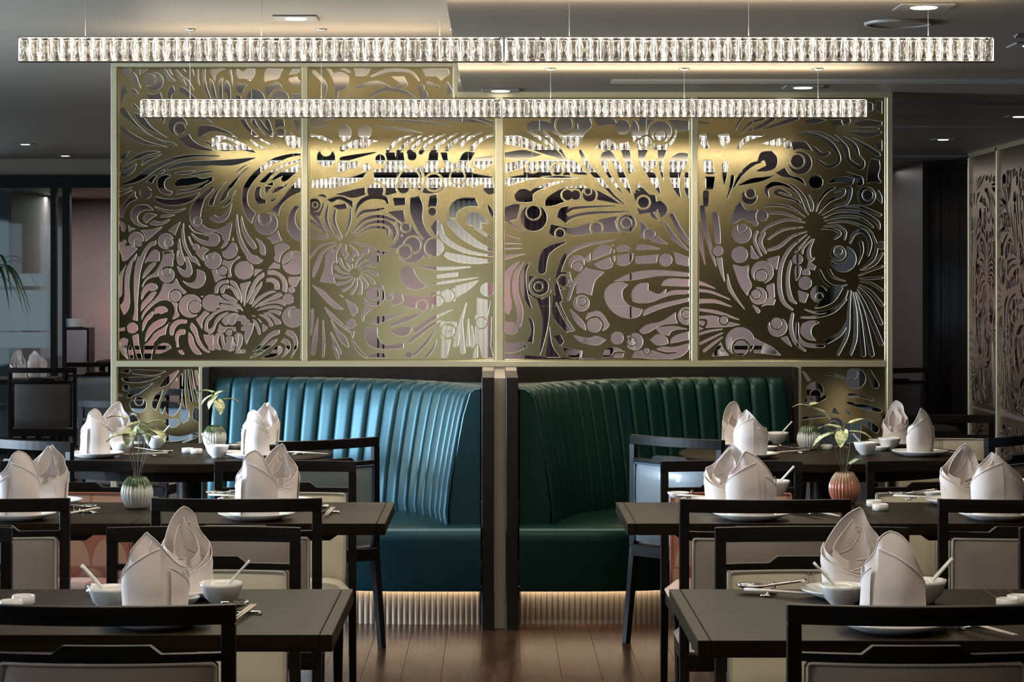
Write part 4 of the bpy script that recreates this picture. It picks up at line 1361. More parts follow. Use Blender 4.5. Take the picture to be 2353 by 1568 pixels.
def lattice_mesh(name, shapes, outer, ox, oz):
    """plate of 6 mm brass with chamfered cut edges, paled as a painted highlight: front outline inset, chamfer, wall, mirrored behind"""
    G, X0, Y0, st = raster(shapes, outer)
    V = G.copy()
    for _ in range(3):
        V[1:-1, :] = (V[:-2, :] + 2 * V[1:-1, :] + V[2:, :]) / 4; V[:, 1:-1] = (V[:, :-2] + 2 * V[:, 1:-1] + V[:, 2:]) / 4
    gy, gx = np.gradient(V); H_, W_ = V.shape
    loops = []
    for lp in contours(G, X0, Y0, st):
        q = simplify(lp, .13)
        if len(q) < 3: continue
        if abs(sum(q[i - 1][0] * q[i][1] - q[i][0] * q[i - 1][1] for i in range(len(q)))) / 2 < 3: continue
        loops.append(q)
    outr, ins, ed = [], [], []
    for q in loops:
        n0 = len(outr)
        for x, y in q:
            i = min(W_ - 1, max(0, int(round((x - X0) / st)))); j = min(H_ - 1, max(0, int(round((y - Y0) / st))))
            g = (float(gx[j, i]), float(gy[j, i])); l = math.hypot(*g) or 1
            outr.append((x, y)); ins.append((x + g[0] / l * .45, y + g[1] / l * .45))
        ed += [(n0 + k, n0 + (k + 1) % len(q)) for k in range(len(q))]
    vs, es, fs, ov, oe, of = delaunay_2d_cdt([Vector(p) for p in ins], ed, [], 0, 1e-5)
    tri = []
    for f in fs:
        cx_ = sum(vs[i].x for i in f) / len(f); cy2 = sum(vs[i].y for i in f) / len(f)
        i = int(round((cx_ - X0) / st)); j = int(round((cy2 - Y0) / st))
        if 0 <= i < W_ and 0 <= j < H_ and V[j, i] > .5: tri.append(f)
    P = lambda x, y, d: ((x - ox) * KS, d, (oz - y) * KS)
    nv = len(vs); n = len(outr); c = .45 * KS; h = .0032
    verts = [P(v.x, v.y, -h) for v in vs] + [P(v.x, v.y, h) for v in vs] + [P(x, y, -h) for x, y in ins] + [P(x, y, -h + c) for x, y in outr] + [P(x, y, h - c) for x, y in outr] + [P(x, y, h) for x, y in ins]
    faces = []
    for f in tri:
        ar = sum(vs[f[k - 1]].x * vs[f[k]].y - vs[f[k]].x * vs[f[k - 1]].y for k in range(len(f)))
        f = f if ar < 0 else f[::-1]                # y runs down the panel
        faces.append(tuple(f)); faces.append(tuple(nv + k for k in f[::-1]))
    nf = len(faces); b0 = 2 * nv
    for a_, b_ in ed:
        for r0, r1 in ((b0, b0 + n), (b0 + n, b0 + 2 * n), (b0 + 2 * n, b0 + 3 * n)): faces.append((r0 + a_, r0 + b_, r1 + b_, r1 + a_))
    me = bpy.data.meshes.new(name); me.from_pydata(verts, [], faces); me.materials.append(MATS['brass']); me.materials.append(MATS['brass_edge_highlight'])
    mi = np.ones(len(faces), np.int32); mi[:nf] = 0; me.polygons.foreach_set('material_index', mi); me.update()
    if me.polygons[0].normal.y > 0: me.flip_normals()
    return me
LP = parse_lat(LAT)
def Rc(x0, y0, x1, y1): return [(x0, y0), (x1, y0), (x1, y1), (x0, y1)]
OUT = {'P1': Rc(270, 156, 698, 830), 'P2': [(706, 156), (1042, 156), (1042, 222), (1142, 222), (1142, 830), (706, 830)], 'P3': Rc(1155, 222, 1590, 830), 'P4': Rc(1600, 222, 2036, 830),
       'P5': Rc(270, 843, 462, 1110), 'P6': Rc(1838, 843, 2036, 1110)}
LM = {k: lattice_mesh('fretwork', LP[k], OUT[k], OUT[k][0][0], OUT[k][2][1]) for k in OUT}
scr = link('lattice_screen', None, (0, DS, 0)); tag(scr, 'large brass fretwork screen of swirls and rings standing behind both booths', 'screen')
LB = {'P1': 'brass panel with large feather swirls and a low butterfly flower', 'P2': 'brass panel with a small butterfly flower and round fish shape', 'P3': 'brass panel with rising stems and a broad curl', 'P4': 'brass panel with two petal bursts'}
for k in OUT:
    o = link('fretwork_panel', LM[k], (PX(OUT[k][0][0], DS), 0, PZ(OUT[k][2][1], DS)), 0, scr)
    if k in LB: o['label'] = LB[k]
def bar(px0, px1, py0, py1, y0=-.03, y1=.03, m='champagne', par=scr, nm='frame_bar'):
    return link(nm, MB().box(PX(px0, DS), PX(px1, DS), y0, y1, PZ(py1, DS), PZ(py0, DS)).mesh(nm, m, bevel=.0015), parent=par)
yb = VY + EYE / KS - 1
bar(257, 270, 155.3, yb); bar(2036, 2049, 225.3, yb); bar(257, 1052, 146, 155, m='champagne'); bar(1052, 2049, 212, 225)
bar(695, 708, 155, 829); bar(1139, 1156, 225, 829); bar(1588, 1602, 225, 829); bar(1041, 1052, 155, 224)
bar(270, 2036, 829, 843); bar(459, 470, 843, yb); bar(1829, 1839, 843, yb)
for a, b, c, d in ((270, 274, 155, 829), (691, 695, 155, 829), (708, 712, 155, 829), (1135, 1139, 225, 829), (1156, 1160, 225, 829), (1584, 1588, 225, 829), (1602, 1606, 225, 829), (2032, 2036, 225, 829),
                   (274, 691, 155, 158), (712, 1041, 155, 158), (274, 2032, 826, 829)): bar(a, b, c, d, -.012, .012, 'brass', nm='inner_bead')
# carved panels along the right wall (same fretwork, stretched, seen obliquely)
mat('bronze', (.30, .23, .17), .3, 1.0); mat('rose_back', (.12, .075, .065), .5)
wp = link('wall_fretwork', None, (XR, 0, 0)); tag(wp, 'bronze fretwork panels lining the right wall, seen at a slant', 'wall panel')
lm2 = {}
for i, k in enumerate(('P4', 'P3', 'P1')):
    me = LM[k].copy(); me.materials[0] = MATS['bronze']; me.materials[1] = MATS['bronze']
    y1 = 16.7 - i * .93
    o = link('fretwork_panel', me, (-.05, y1 - .03, .62), -pi / 2, wp); o.scale = (1.0 * .87 / (430 * KS), 1, 1.74 / ((830 - (156 if k == 'P1' else 222)) * KS))
    o = link('fretwork_panel', me, (-.05, y1 - .03, .0), -pi / 2, wp); o.scale = (1.0 * .87 / (430 * KS), 1, .60 / ((830 - (156 if k == 'P1' else 222)) * KS))
    link('backing', MB().box(-.03, -.022, y1 - .93, y1, 0, 2.38).mesh('backing', 'rose_back'), parent=wp)
    link('post', MB().box(-.07, -.02, y1 - .04, y1, 0, 2.39).mesh('post', 'champagne', bevel=.002), parent=wp)
link('top_rail', MB().box(-.07, -.02, 13.9, 16.7, 2.365, 2.398).mesh('top_rail', 'champagne'), parent=wp)

# ================================================================ crystal pendants
cw, ch, cd = .0318, .074, .032
def crystal_mesh(seed):
    r = random.Random(seed); b = MB(); hw, hh, hd = cw / 2, ch / 2, cd / 2; ix, iz = hw * .62, hh * .84
    jit = lambda s: (r.random() - .5) * s
    # front/back faces chamfered, centre ridge
    for sgn in (-1, 1):
        n = len(b.v)
        b.v += [(-hw, sgn * hd * .55, -hh), (hw, sgn * hd * .55, -hh), (hw, sgn * hd * .55, hh), (-hw, sgn * hd * .55, hh),
                (-ix + jit(.004), sgn * hd, -iz), (ix + jit(.004), sgn * hd, -iz), (ix + jit(.004), sgn * hd, iz), (-ix + jit(.004), sgn * hd, iz), (jit(.006), sgn * hd * .8, jit(.02))]
        q = [(0, 1, 5, 4), (1, 2, 6, 5), (2, 3, 7, 6), (3, 0, 4, 7), (4, 5, 8), (5, 6, 8), (6, 7, 8), (7, 4, 8)]
        b.f += [tuple(n + i for i in (f if sgn < 0 else f[::-1])) for f in q]
    for i, j in ((0, 1), (1, 2), (2, 3), (3, 0)): b.f.append((j, i, 9 + i, 9 + j))
    return b.mesh('crystal', 'crystal')
CM = [crystal_mesh(i) for i in range(5)]
ZT, ZB = 2.268, 2.190
def pendant(x0, x1, D, wires, zc, lab, dk=1, uk=1):
    t = link('crystal_pendant', None, ((x0 + x1) / 2, D, ZB)); tag(t, lab, 'pendant light', 'linear crystal pendants hung in rows'); L_ = x1 - x0; h = L_ / 2
    link('top_plate', MB().box(-h, h, -.018, .018, .0755, .078).mesh('top_plate', 'chrome_core'), parent=t)
    link('bottom_rail', MB().box(-h, h, -.010, .010, -.0015, .0005).mesh('bottom_rail', 'black'), parent=t)
    link('reflector', MB().box(-h + .01, h - .01, .0175, .0195, .004, .072).mesh('reflector', 'chrome_core'), parent=t)
    n = 46; p = L_ / n; lb = MB()
    for k in range(n + 1):
        if 0 < k < n and k % 7 == 3: continue
        lb.box(-h + p * k - .0006, -h + p * k + .0006, -.010, .013, .004, .071)
    lb.box(-h + .01, h - .01, -.003, .003, .0725, .0745)
    link('led_strip', lb.mesh('led_strip', 'led'), parent=t)
    for k in range(n):
        link('crystal', R.choice(CM), (-h + p * (k + .5), 0, .039), 0, t, scale=None)
    for x in wires:
        wl = zc - ZT
        c = link('ceiling_mount', MB().lathe([(0, wl + .078), (.024, wl + .078), (.022, wl + .070), (.005, wl + .066), (0, wl + .066)], 16).mesh('ceiling_mount', 'wire', True), (x - (x0 + x1) / 2, 0, 0), 0, t)
        link('suspension_wire', MB().tube([(0, 0, .078), (0, 0, wl + .07)], .0011, 6).mesh('suspension_wire', 'wire'), (0, 0, 0), 0, c)
    area('pendant_glow_up', (0, 0, .082), (pi, 0, 0), L_ * .98, .02, PUP * uk, (1, .87, .64), t)
    area('pendant_glow_down', (0, 0, -.004), (0, 0, 0), L_ * .98, .02, PDN * dk, (1, .90, .74), t)
PUP, PDN = 9.0, 20.0
rows_ = ('nearest row in view, above the front tables', 'row hung just in front of the screen', 'first row behind the screen', 'second row behind the screen', 'last row behind the screen')
DK = (.12, .16, .55, .7, .9, .6, .6, .6)
for i, D in enumerate((-.2, 2.35, 4.9, 7.45, 10.0, 12.52, 15.1, 17.65)):
    nm = rows_[i - 3] if i > 2 else ('row behind the camera', 'row above the camera', 'row over the nearest tables, above the frame')[i]
    pendant(-1.503, .020, D, (-1.295, -.7395, -.178), ZH, 'left crystal bar pendant, ' + nm, DK[i], 2.6 if i < 3 else 1)
    pendant(.029, 1.566, D, (.2305, .796, 1.362), ZL, 'right crystal bar pendant, ' + nm, DK[i], 2.6 if i < 3 else 1)
# ================================================================ booths
def booth(side):
    """side -1: left (leather coloured as lit), +1: right (same leather coloured as shaded), mirrored about the divider"""
    S = -side                                     # the path is laid out for the left booth, mirrored by S
    m = 'teal_lit' if side < 0 else 'teal_shaded'
    cxm = .0165                                   # mirror axis
    def mx(x): return x if side < 0 else 2 * cxm - x
    top = cat_rom([(-1.345, 11.24, 0), (-.92, 11.13, 0), (-.55, 10.93, 0), (-.33, 10.70, 0), (-.20, 10.45, 0), (-.125, 10.17, 0)], 24)
    # arc-length resample
    d = [0]
    for a, b in zip(top, top[1:]): d.append(d[-1] + (b - a).length)
    L_ = d[-1]
    def at(s):
        s = max(0, min(L_ - 1e-6, s)); i = max(j for j in range(len(d)) if d[j] <= s); i = min(i, len(top) - 2)
        t = (s - d[i]) / (d[i + 1] - d[i]); p = top[i].lerp(top[i + 1], t); q = (top[i + 1] - top[i]).normalized()
        return p, Vector((q.y, -q.x, 0)) if True else None
    t = link('booth', None, (0, 0, 0))
    if side < 0: tag(t, 'curved booth in teal leather coloured as daylit, channelled back, left of divider', 'booth')
    else: tag(t, 'curved booth in the same teal leather coloured as shaded, channelled back, right of divider', 'booth')
    N_ = 19
    zb, zt = .43, 1.036
    for k in range(N_):
        s0, s1 = L_ * k / N_, L_ * (k + 1) / N_
        rows = []
        for iu in range(15):
            u = .5 - .5 * cos(pi * iu / 14); p, n = at(s0 + (s1 - s0) * (.01 + .98 * u)); bul = .021 * (1 - abs(2 * u - 1) ** 5) ** .55
            r = []
            for z, lean, bb in ((zb, .080, .6), (zb + .07, .085, 1), (zb + .2, .070, 1), (zb + .35, .045, 1), (zb + .48, .020, 1), (zb + .56, .0, 1), (zt - .022, -.012, .9), (zt - .006, -.032, .7), (zt, -.055, .4), (zt, -.075, 0)):
                q = p + n * (lean + bul * bb); r.append((mx(q.x), q.y, z + (bul * .35 if z > zt - .03 else 0)))
            rows.append(r)
        link('channel', MB().grid(rows if side > 0 else rows[::-1]).mesh('channel', m, True), parent=t)
    # rear shell between cushion and dark back board, end panel at the divider
    p, n = at(L_)
    e = [(p.x + .058, p.y)]; ex0 = p.x - .075; 
    eb = MB(); x1_ = -.065
    prof = [(ex0 - .002, .43), (ex0 - .004, .52), (p.x - .055, .72), (p.x - .018, .92), (p.x + .012, 1.02), (p.x + .035, 1.036), (x1_, 1.036), (x1_, .43)]
    n0 = len(prof); y0, y1 = p.y - .012, p.y + .03
    eb.v = [(mx(a), y0, z) for a, z in prof] + [(mx(a), y1, z) for a, z in prof]
    eb.f = [tuple(range(n0)), tuple(range(n0, 2 * n0))[::-1]] + [((i + 1) % n0, i, n0 + i, n0 + (i + 1) % n0) for i in range(n0)]
    link('end_panel', eb.mesh('end_panel', m, bevel=.004), parent=t)
    tp = MB(); rows = []
    for i in range(40):
        q, n = at(L_ * i / 39); q2 = q - n * .07; rows.append([(mx(q2.x), q2.y, zt - .004), (mx(q2.x + .02), 11.258, zt - .02)])
    link('back_shell', MB().grid(rows).mesh('back_shell', m, True), parent=t)
    # seat cushion and front: plan outline
    fr = [(-1.36, 10.92), (-1.15, 10.55), (-.92, 10.28), (-.70, 10.13), (-.48, 10.08), (-.27, 10.07), (-.066, 10.07)]
    fr = [v for v in cat_rom([(a, b, 0) for a, b in fr], 6)]
    rows = []
    for v in fr:
        bx, by = v.x, 11.2
        r = [(v.x, v.y + .012, .172), (v.x, v.y + .004, .20), (v.x, v.y + .002, .385), (v.x, v.y + .0, .415), (v.x, v.y + .010, .437), (v.x, v.y + .035, .447), (v.x, v.y + .12, .455), (v.x, min(11.2, v.y + .5), .462), (v.x, 11.2, .46)]
        rows.append([(mx(a), b, c) for a, b, c in r])
    link('seat_cushion', MB().grid(rows).mesh('seat_cushion', m, True), parent=t)
    link('underside', MB().grid([[(mx(v.x), v.y + .012, .172), (mx(v.x), 11.2, .172)] for v in fr]).mesh('underside', 'black'), parent=t)
    den = [fr[0]]; acc = 0; sp_ = .0245 / 6       # fluted plinth, resampled along the front
    for a, b in zip(fr, fr[1:]):
        l = (b - a).length; k = sp_ - acc
        while k <= l: den.append(a.lerp(b, k / l)); k += sp_
        acc = l - (k - sp_)
    rows = [[(mx(v.x), v.y + .211 - .0085 * abs(sin(pi * i / 6)), 0), (mx(v.x), v.y + .211 - .0085 * abs(sin(pi * i / 6)), .172)] for i, v in enumerate(den)]
    link('plinth', MB().grid(rows).mesh('plinth', 'plinth', False), parent=t)
    link('led_tape', MB().grid([[(mx(v.x), v.y + .191, .1705), (mx(v.x), v.y + .2005, .1705)] for v in fr if v.x > -1.2]).mesh('led_tape', 'led_tape'), parent=t)
mat('led_tape', (1, .9, .7), .5, emit=(1, .80, .56), estr=52)
booth(-1); booth(1)
# divider between the booths and dark back boards
dv = link('booth_divider', None, (.0165, 0, 0)); tag(dv, 'tall dark wood divider with a pale metal strip between the two booths', 'divider')
for s, nm in ((-1, 'side_panel'), (1, 'side_panel')):
    link(nm, MB().box(-.026, .026, 10.1, 11.22, 0, 1.086).mesh(nm, 'panel_wood', bevel=.002), (s * .052, 0, 0), 0, dv)
mat('lit_wood_top', (.42, .29, .21), .3, .6)
for s in (-1, 1): link('cap', MB().box(-.025, .025, 10.75, 11.21, 1.0865, 1.089).mesh('cap', 'lit_wood_top'), (s * .052, 0, 0), 0, dv)  # coppery sheets painting the light on the divider's wood tops, no real cap
link('metal_strip', MB().box(-.0245, .0245, 10.16, 11.21, 0, 1.080).mesh('metal_strip', 'strip_metal'), parent=dv)
for s in (-1, 1):
    b_ = MB()
    xa_, xb_ = (PX(471, DS), -.066) if s < 0 else (.099, PX(1828, DS))
    b_.box(xa_, xb_, 11.262, 11.268, .0, 1.088)
    e0, e1 = (PX(471, DS), PX(486, DS)) if s < 0 else (PX(1818, DS), PX(1828, DS))
    b_.box(e0, e1, 11.19, 11.262, 0, 1.088)
    tag(link('back_board', b_.mesh('back_board', 'panel_wood')), 'dark wood board framing the %s' % ('teal booth back on the left' if s < 0 else 'booth back on the right'), 'board')

# ================================================================ tables
def square_table(cx, y0, y1, w_, label):
    t = link('dining_table', None, (cx, (y0 + y1) / 2, 0)); tag(t, label, 'table', 'dark square dining tables'); h = w_ / 2; d = (y1 - y0) / 2
    link('tabletop', MB().box(-h + .028, h - .028, -d, d, .714, .75).mesh('tabletop', 'table_wood', bevel=.0012), parent=t)
    for s in (-1, 1):
        a, b = (-h, -h + .0265) if s < 0 else (h - .0265, h)
        link('edge_band', MB().box(a, b, -d, d, .714, .75).mesh('edge_band', 'table_wood', bevel=.0012), parent=t)
    link('column', MB().box(-.05, .05, -.05, .05, .03, .662).mesh('column', 'black_wood', bevel=.003), parent=t)
    for rz in (0, pi / 2):
        link('bracket', MB().hexa([(-.20, -.03, .662), (.20, -.03, .662), (.20, .03, .662), (-.20, .03, .662)], [(-.27, -.03, .7135), (.27, -.03, .7135), (.27, .03, .7135), (-.27, .03, .7135)]).mesh('bracket', 'black_wood', bevel=.002), (0, 0, 0), rz, t)
        link('foot', MB().hexa([(-.26, -.04, 0), (.26, -.04, 0), (.26, .04, 0), (-.26, .04, 0)], [(-.23, -.035, .03), (.23, -.035, .03), (.23, .035, .03), (-.23, .035, .03)]).mesh('foot', 'black_wood', bevel=.002), (0, 0, 0 if rz == 0 else .0008), rz, t)
def round_table(cx, cy_, r, label):
    t = link('round_table', None, (cx, cy_, 0)); tag(t, label, 'table', 'dark round dining tables')
    link('tabletop', MB().lathe([(0, .75), (r - .004, .75), (r, .746), (r, .716), (r - .004, .712), (0, .712)], 72).mesh('tabletop', 'table_wood'), parent=t)
    link('apron', MB().lathe([(r - .05, .712), (r - .06, .67), (0, .67)], 48).mesh('apron', 'black_wood'), parent=t)
    link('pedestal', MB().lathe([(.055, .67), (.05, .05), (.055, .02)], 24).mesh('pedestal', 'black_wood', True), parent=t)
    link('foot', MB().lathe([(.055, .03), (.17, .018), (.175, .0), (0, 0)], 32).mesh('foot', 'black_wood', True), parent=t)
square_table(-.732, 5.0, 5.74, .770, 'dark square table nearest the camera on the left, vase-less, aisle side')
square_table(-1.505, 5.0, 5.74, .770, 'dark square table at the lower left edge, a joint away from its neighbour')
square_table(-.735, 7.29, 7.99, .785, 'dark square table in the second left row, beside the aisle')
square_table(-1.523, 7.29, 7.99, .785, 'dark square table in the second left row, at the left frame edge')
square_table(.815, 4.92, 5.74, .79, 'dark square table nearest the camera on the right, its corner bare')
square_table(1.608, 4.92, 5.74, .79, 'dark square table at the lower right edge with salt pots')
square_table(.800, 7.29, 7.99, .79, 'dark square table in the second right row, beside the aisle')
square_table(1.593, 7.29, 7.99, .79, 'dark square table in the second right row, at the right frame edge')
TA, TB_ = (-1.335, 10.28), (1.42, 10.28)
round_table(*TA, .625, 'round dark table before the teal booth with green-white vase')
round_table(*TB_, .625, 'round dark table before the right booth, laid with china and a vase')

# ================================================================ chairs
def chair_meshes(panel, pip, seam, two=False):
    P = {}
    hw = .25; bow = .036
    def yb(x): return -bow * (1 - (x / hw) ** 2)
    def curved(x0, x1, z0, z1, t=.022, prof=None, n=12):
        rows = []
        for i in range(n + 1):
            x = x0 + (x1 - x0) * i / n; y = yb(x)
            zt = z1(x) if callable(z1) else z1
            rows.append([(x, y - t / 2, z0), (x, y + t / 2, z0), (x, y + t / 2, zt), (x, y - t / 2, zt)])
        return MB().grid([[r[j] for j in (0, 3, 2, 1)] for r in rows], True, True)
    P['top_rail'] = curved(-hw, hw, .824, .862, .024, n=14).mesh('top_rail', 'black_wood', bevel=.0015)
    # mid rail with raised centre: exact corners
    b_ = MB(); xs = [-.223, -.17, -.1075, -.086, -.03, .03, .086, .1075, .17, .223]
    rows = []
    for x in xs:
        zt = .785 if abs(x) <= .0861 else .768; y = yb(x)
        rows.append([(x, y - .012, .752), (x, y - .012, zt), (x, y + .012, zt), (x, y + .012, .752)])
    P['mid_rail'] = b_.grid(rows, True, True).mesh('mid_rail', 'black_wood', bevel=.001)
    P['stile'] = MB().hexa([(-.014, -.014, .40), (.014, -.014, .40), (.014, .016, .40), (-.014, .016, .40)], [(-.014, -.012, .824), (.014, -.012, .824), (.014, .012, .824), (-.014, .012, .824)]).mesh('stile', 'black_wood', bevel=.0015)
    P['leg_rear'] = MB().hexa([(-.012, -.062, 0), (.012, -.062, 0), (.012, -.034, 0), (-.012, -.034, 0)], [(-.014, -.014, .40), (.014, -.014, .40), (.014, .022, .40), (-.014, .022, .40)]).mesh('leg', 'black_wood', bevel=.0015)
    P['leg_front'] = MB().hexa([(-.011, -.013, 0), (.013, -.013, 0), (.013, .011, 0), (-.011, .011, 0)], [(-.019, -.019, .41), (.019, -.019, .41), (.019, .019, .41), (-.019, .019, .41)]).mesh('leg', 'black_wood', bevel=.0015)
    P['seat_frame'] = MB().box(-.235, .235, -.02, .405, .36, .41).mesh('seat_frame', 'black_wood', bevel=.003)
    rows = []
    for i in range(9):
        v = i / 8; r = []
        for j in range(13):
            u = j / 12; e = min(1, min(u, 1 - u) * 9) ** .5 * min(1, min(v, 1 - v) * 7 + .0) ** .5
            r.append((-.238 + .476 * u, .012 + .405 * v, .412 + .048 * e + .008 * sin(pi * u) * sin(pi * v)))
        rows.append(r)
    P['seat'] = MB().grid([r[::-1] for r in rows][::1]).mesh('seat', panel if panel != 'coral_pattern' else 'coral_pattern', True)
    # upholstered back panel: both faces bulge, follows the bow
    x0, z0, z1 = .212, .425, .748
    def face(sg, ns=22, nz=10, half=None):
        rows = []
        for i in range(ns + 1):
            u = -1 + 2 * i / ns; r = []
            for j in range(nz + 1):
                v = -1 + 2 * j / nz; e = (1 - abs(u) ** 6) * (1 - abs(v) ** 6)
                bb = .006 + .013 * max(0, e) ** .5
                if seam and sg > 0: bb -= .007 * math.exp(-((u / .035) ** 2))
                r.append((u * x0, yb(u * x0) + sg * bb, (z0 + z1) / 2 + v * (z1 - z0) / 2))
            rows.append(r if sg < 0 else r[::-1])
        return MB().grid(rows)
    f = face(-1); g = face(1); n0 = len(f.v); f.v += g.v; f.f += [tuple(n0 + i for i in q) for q in g.f]
    P['back_cushion'] = f.mesh('back_cushion', panel, True)
    pb = MB()
    for sg in (-1, 1):
        pts = [(-x0, z0), (-x0, z1 - .006), (-x0 + .006, z1), (0, z1), (x0 - .006, z1), (x0, z1 - .006), (x0, z0)]
        dense = []
        for a, b in zip(pts, pts[1:]):
            for k in range(5): dense.append((a[0] + (b[0] - a[0]) * k / 5, a[1] + (b[1] - a[1]) * k / 5))
        dense.append(pts[-1])
        pb.tube([(x, yb(x) + sg * .0115, z) for x, z in dense], .0038, 6)
    P['piping'] = pb.mesh('piping', pip, True)
    if seam:
        P['seam'] = MB().tube([(-.006, yb(0) + .0165, z0 + .01), (-.006, yb(0) + .0165, z1 - .004)], .0012, 5).tube([(.006, yb(0) + .0165, z0 + .01), (.006, yb(0) + .0165, z1 - .004)], .0012, 5).mesh('seam', pip)
    return P
KINDS = {'taupe': chair_meshes('taupe', 'piping', False), 'cream': chair_meshes('cream', 'piping', True), 'coral': chair_meshes('coral_pattern', 'coral_piping', False),
         'blue': chair_meshes('blue_grey', 'blue_piping', False), 'brown': chair_meshes('dark_brown', 'black_wood', False)}
def chair(kind, x, y, rz, label, group='upholstered dark-framed dining chairs'):
    K = KINDS[kind]; ps = [('top_rail', K['top_rail']), ('mid_rail', K['mid_rail']), ('stile', K['stile'], (-.236, -.002, 0)), ('stile', K['stile'], (.236, -.002, 0)),
        ('leg', K['leg_rear'], (-.236, 0, 0)), ('leg', K['leg_rear'], (.236, 0, 0)), ('leg', K['leg_front'], (-.212, .385, 0)), ('leg', K['leg_front'], (.212, .385, 0)),
        ('seat_frame', K['seat_frame']), ('seat', K['seat']), ('back_cushion', K['back_cushion'], (0, 0, 0), 0, [('piping', K['piping'])] + ([('seam', K['seam'])] if 'seam' in K else []))]
    return thing('dining_chair', ps, (x, y, 0), rz, label, 'chair', group)
# near chairs: backs to the camera (seat towards +y)
chair('taupe', -.763, 4.66, 0, 'taupe-backed chair nearest the camera at lower left, back turned')
chair('taupe', .823, 4.66, 0, 'taupe-backed chair nearest the camera at lower right, back turned')
chair('taupe', -.761, 6.93, 0, 'taupe-backed chair behind the near left napkins, tucked under second row table')
chair('taupe', -1.50, 6.93, 0, 'taupe-backed chair cut by the left frame edge, second row')
chair('taupe', .785, 6.90, 0, 'taupe-backed chair behind the near right table, tucked under second row table')
chair('taupe', 1.54, 6.90, 0, 'taupe-backed chair by the right frame edge, second row')
# far chairs: facing the camera
chair('cream', -.755, 6.10, pi, 'cream chair facing the camera behind the near left table, with centre seam')
chair('cream', -1.50, 6.10, pi, 'cream chair at the lower left frame edge, only its stile in view')
chair('cream', .815, 6.10, pi, 'cream chair facing the camera behind the near right napkins')
chair('cream', 1.60, 6.10, pi, 'cream chair at the lower right frame edge, mostly cut off')
chair('cream', -.744, 8.34, pi, 'cream chair facing the camera, behind the second row left aisle table')
chair('coral', -1.50, 8.34, pi, 'coral patterned chair facing the camera at the left, behind ribbed vase')
chair('coral', .830, 8.34, pi, 'coral patterned chair facing the camera, right of the aisle')
chair('cream', 1.557, 8.34, pi, 'cream chair facing the camera, behind the salt pots on the right')
# chairs around the round tables
def face_chair(kind, x, y, tx, ty, label): chair(kind, x, y, math.atan2(ty - y, tx - x) - pi / 2, label)
face_chair('blue', -.675, 9.50, *TA, 'grey-blue chair angled at the round table, right in front of the teal booth')
face_chair('taupe', -1.88, 9.48, *TA, 'dark chair angled at the left round table, at the left frame edge')
face_chair('blue', .735, 9.62, *TB_, 'pale blue chair angled at the right round table, before the right booth')
chair('cream', 2.11, 11.2, pi, 'bluish-framed chair behind the right round table, facing the camera')
face_chair('taupe', 2.13, 9.74, *TB_, 'dark chair at the right frame edge, back turned, highest of the right chairs')
chair('brown', -1.98, 12.55, radians(-12), 'low dark chair behind the left round table, beside the screen post')
# far chairs by the window, behind the screen
chair('brown', PX(98, 17.3), 17.3, 0, 'brown-backed dark chair by the far window table, back turned')
chair('blue', PX(222, 18.5), 18.5, radians(22), 'silver-backed chair beside the far window table, turned slightly')
chair('brown', PX(2070, 17.2), 17.2, radians(-150), 'small black chair seen right of the screen, by the grey wall')
for i, (px_, D) in enumerate(((330, 22.0), (640, 22.0), (1350, 22.0), (1700, 22.0))):
    chair('brown', PX(px_, 23.1), 23.1, pi, 'dark chair seen through the fretwork, %s' % ('leftmost of those in the alcove', 'left of the pale curtain', 'right of the maroon curtain', 'rightmost of those in the alcove')[i])
chair('blue', PX(370, 13.9), 13.9, radians(160), 'grey chair seen through the low left fretwork panel')
chair('blue', PX(1930, 13.9), 13.9, radians(200), 'grey chair seen through the low right fretwork panel')
def far_table(cx, cy_, w_, label, d=.7):
    t = link('dining_table', None, (cx, cy_, 0)); tag(t, label, 'table', 'far dining tables'); h = w_ / 2; d /= 2
    link('tabletop', MB().box(-h, h, -d, d, .715, .75).mesh('tabletop', 'table_wood', bevel=.002), parent=t)
    for a in (-1, 1):
        for b in (-1, 1): link('leg', MB().box(a * (h - .05) - .025, a * (h - .05) + .025, b * (d - .05) - .025, b * (d - .05) + .025, 0, .715).mesh('leg', 'black_wood'), parent=t)
far_table(PX(-12, 18.2), 18.2, .9, 'dark table by the far left window, laid with two napkins')
FT = []
for i, (px_, lab) in enumerate(((340, 'leftmost dark table in the alcove behind the screen'), (600, 'dark table in the alcove, behind the small vase'), (1400, 'dark table in the alcove, right of the maroon curtain'), (1720, 'rightmost dark table in the alcove behind the screen'))):
    far_table(PX(px_, 22.4), 22.3, .85, lab, .6); FT.append(PX(px_, 22.4))

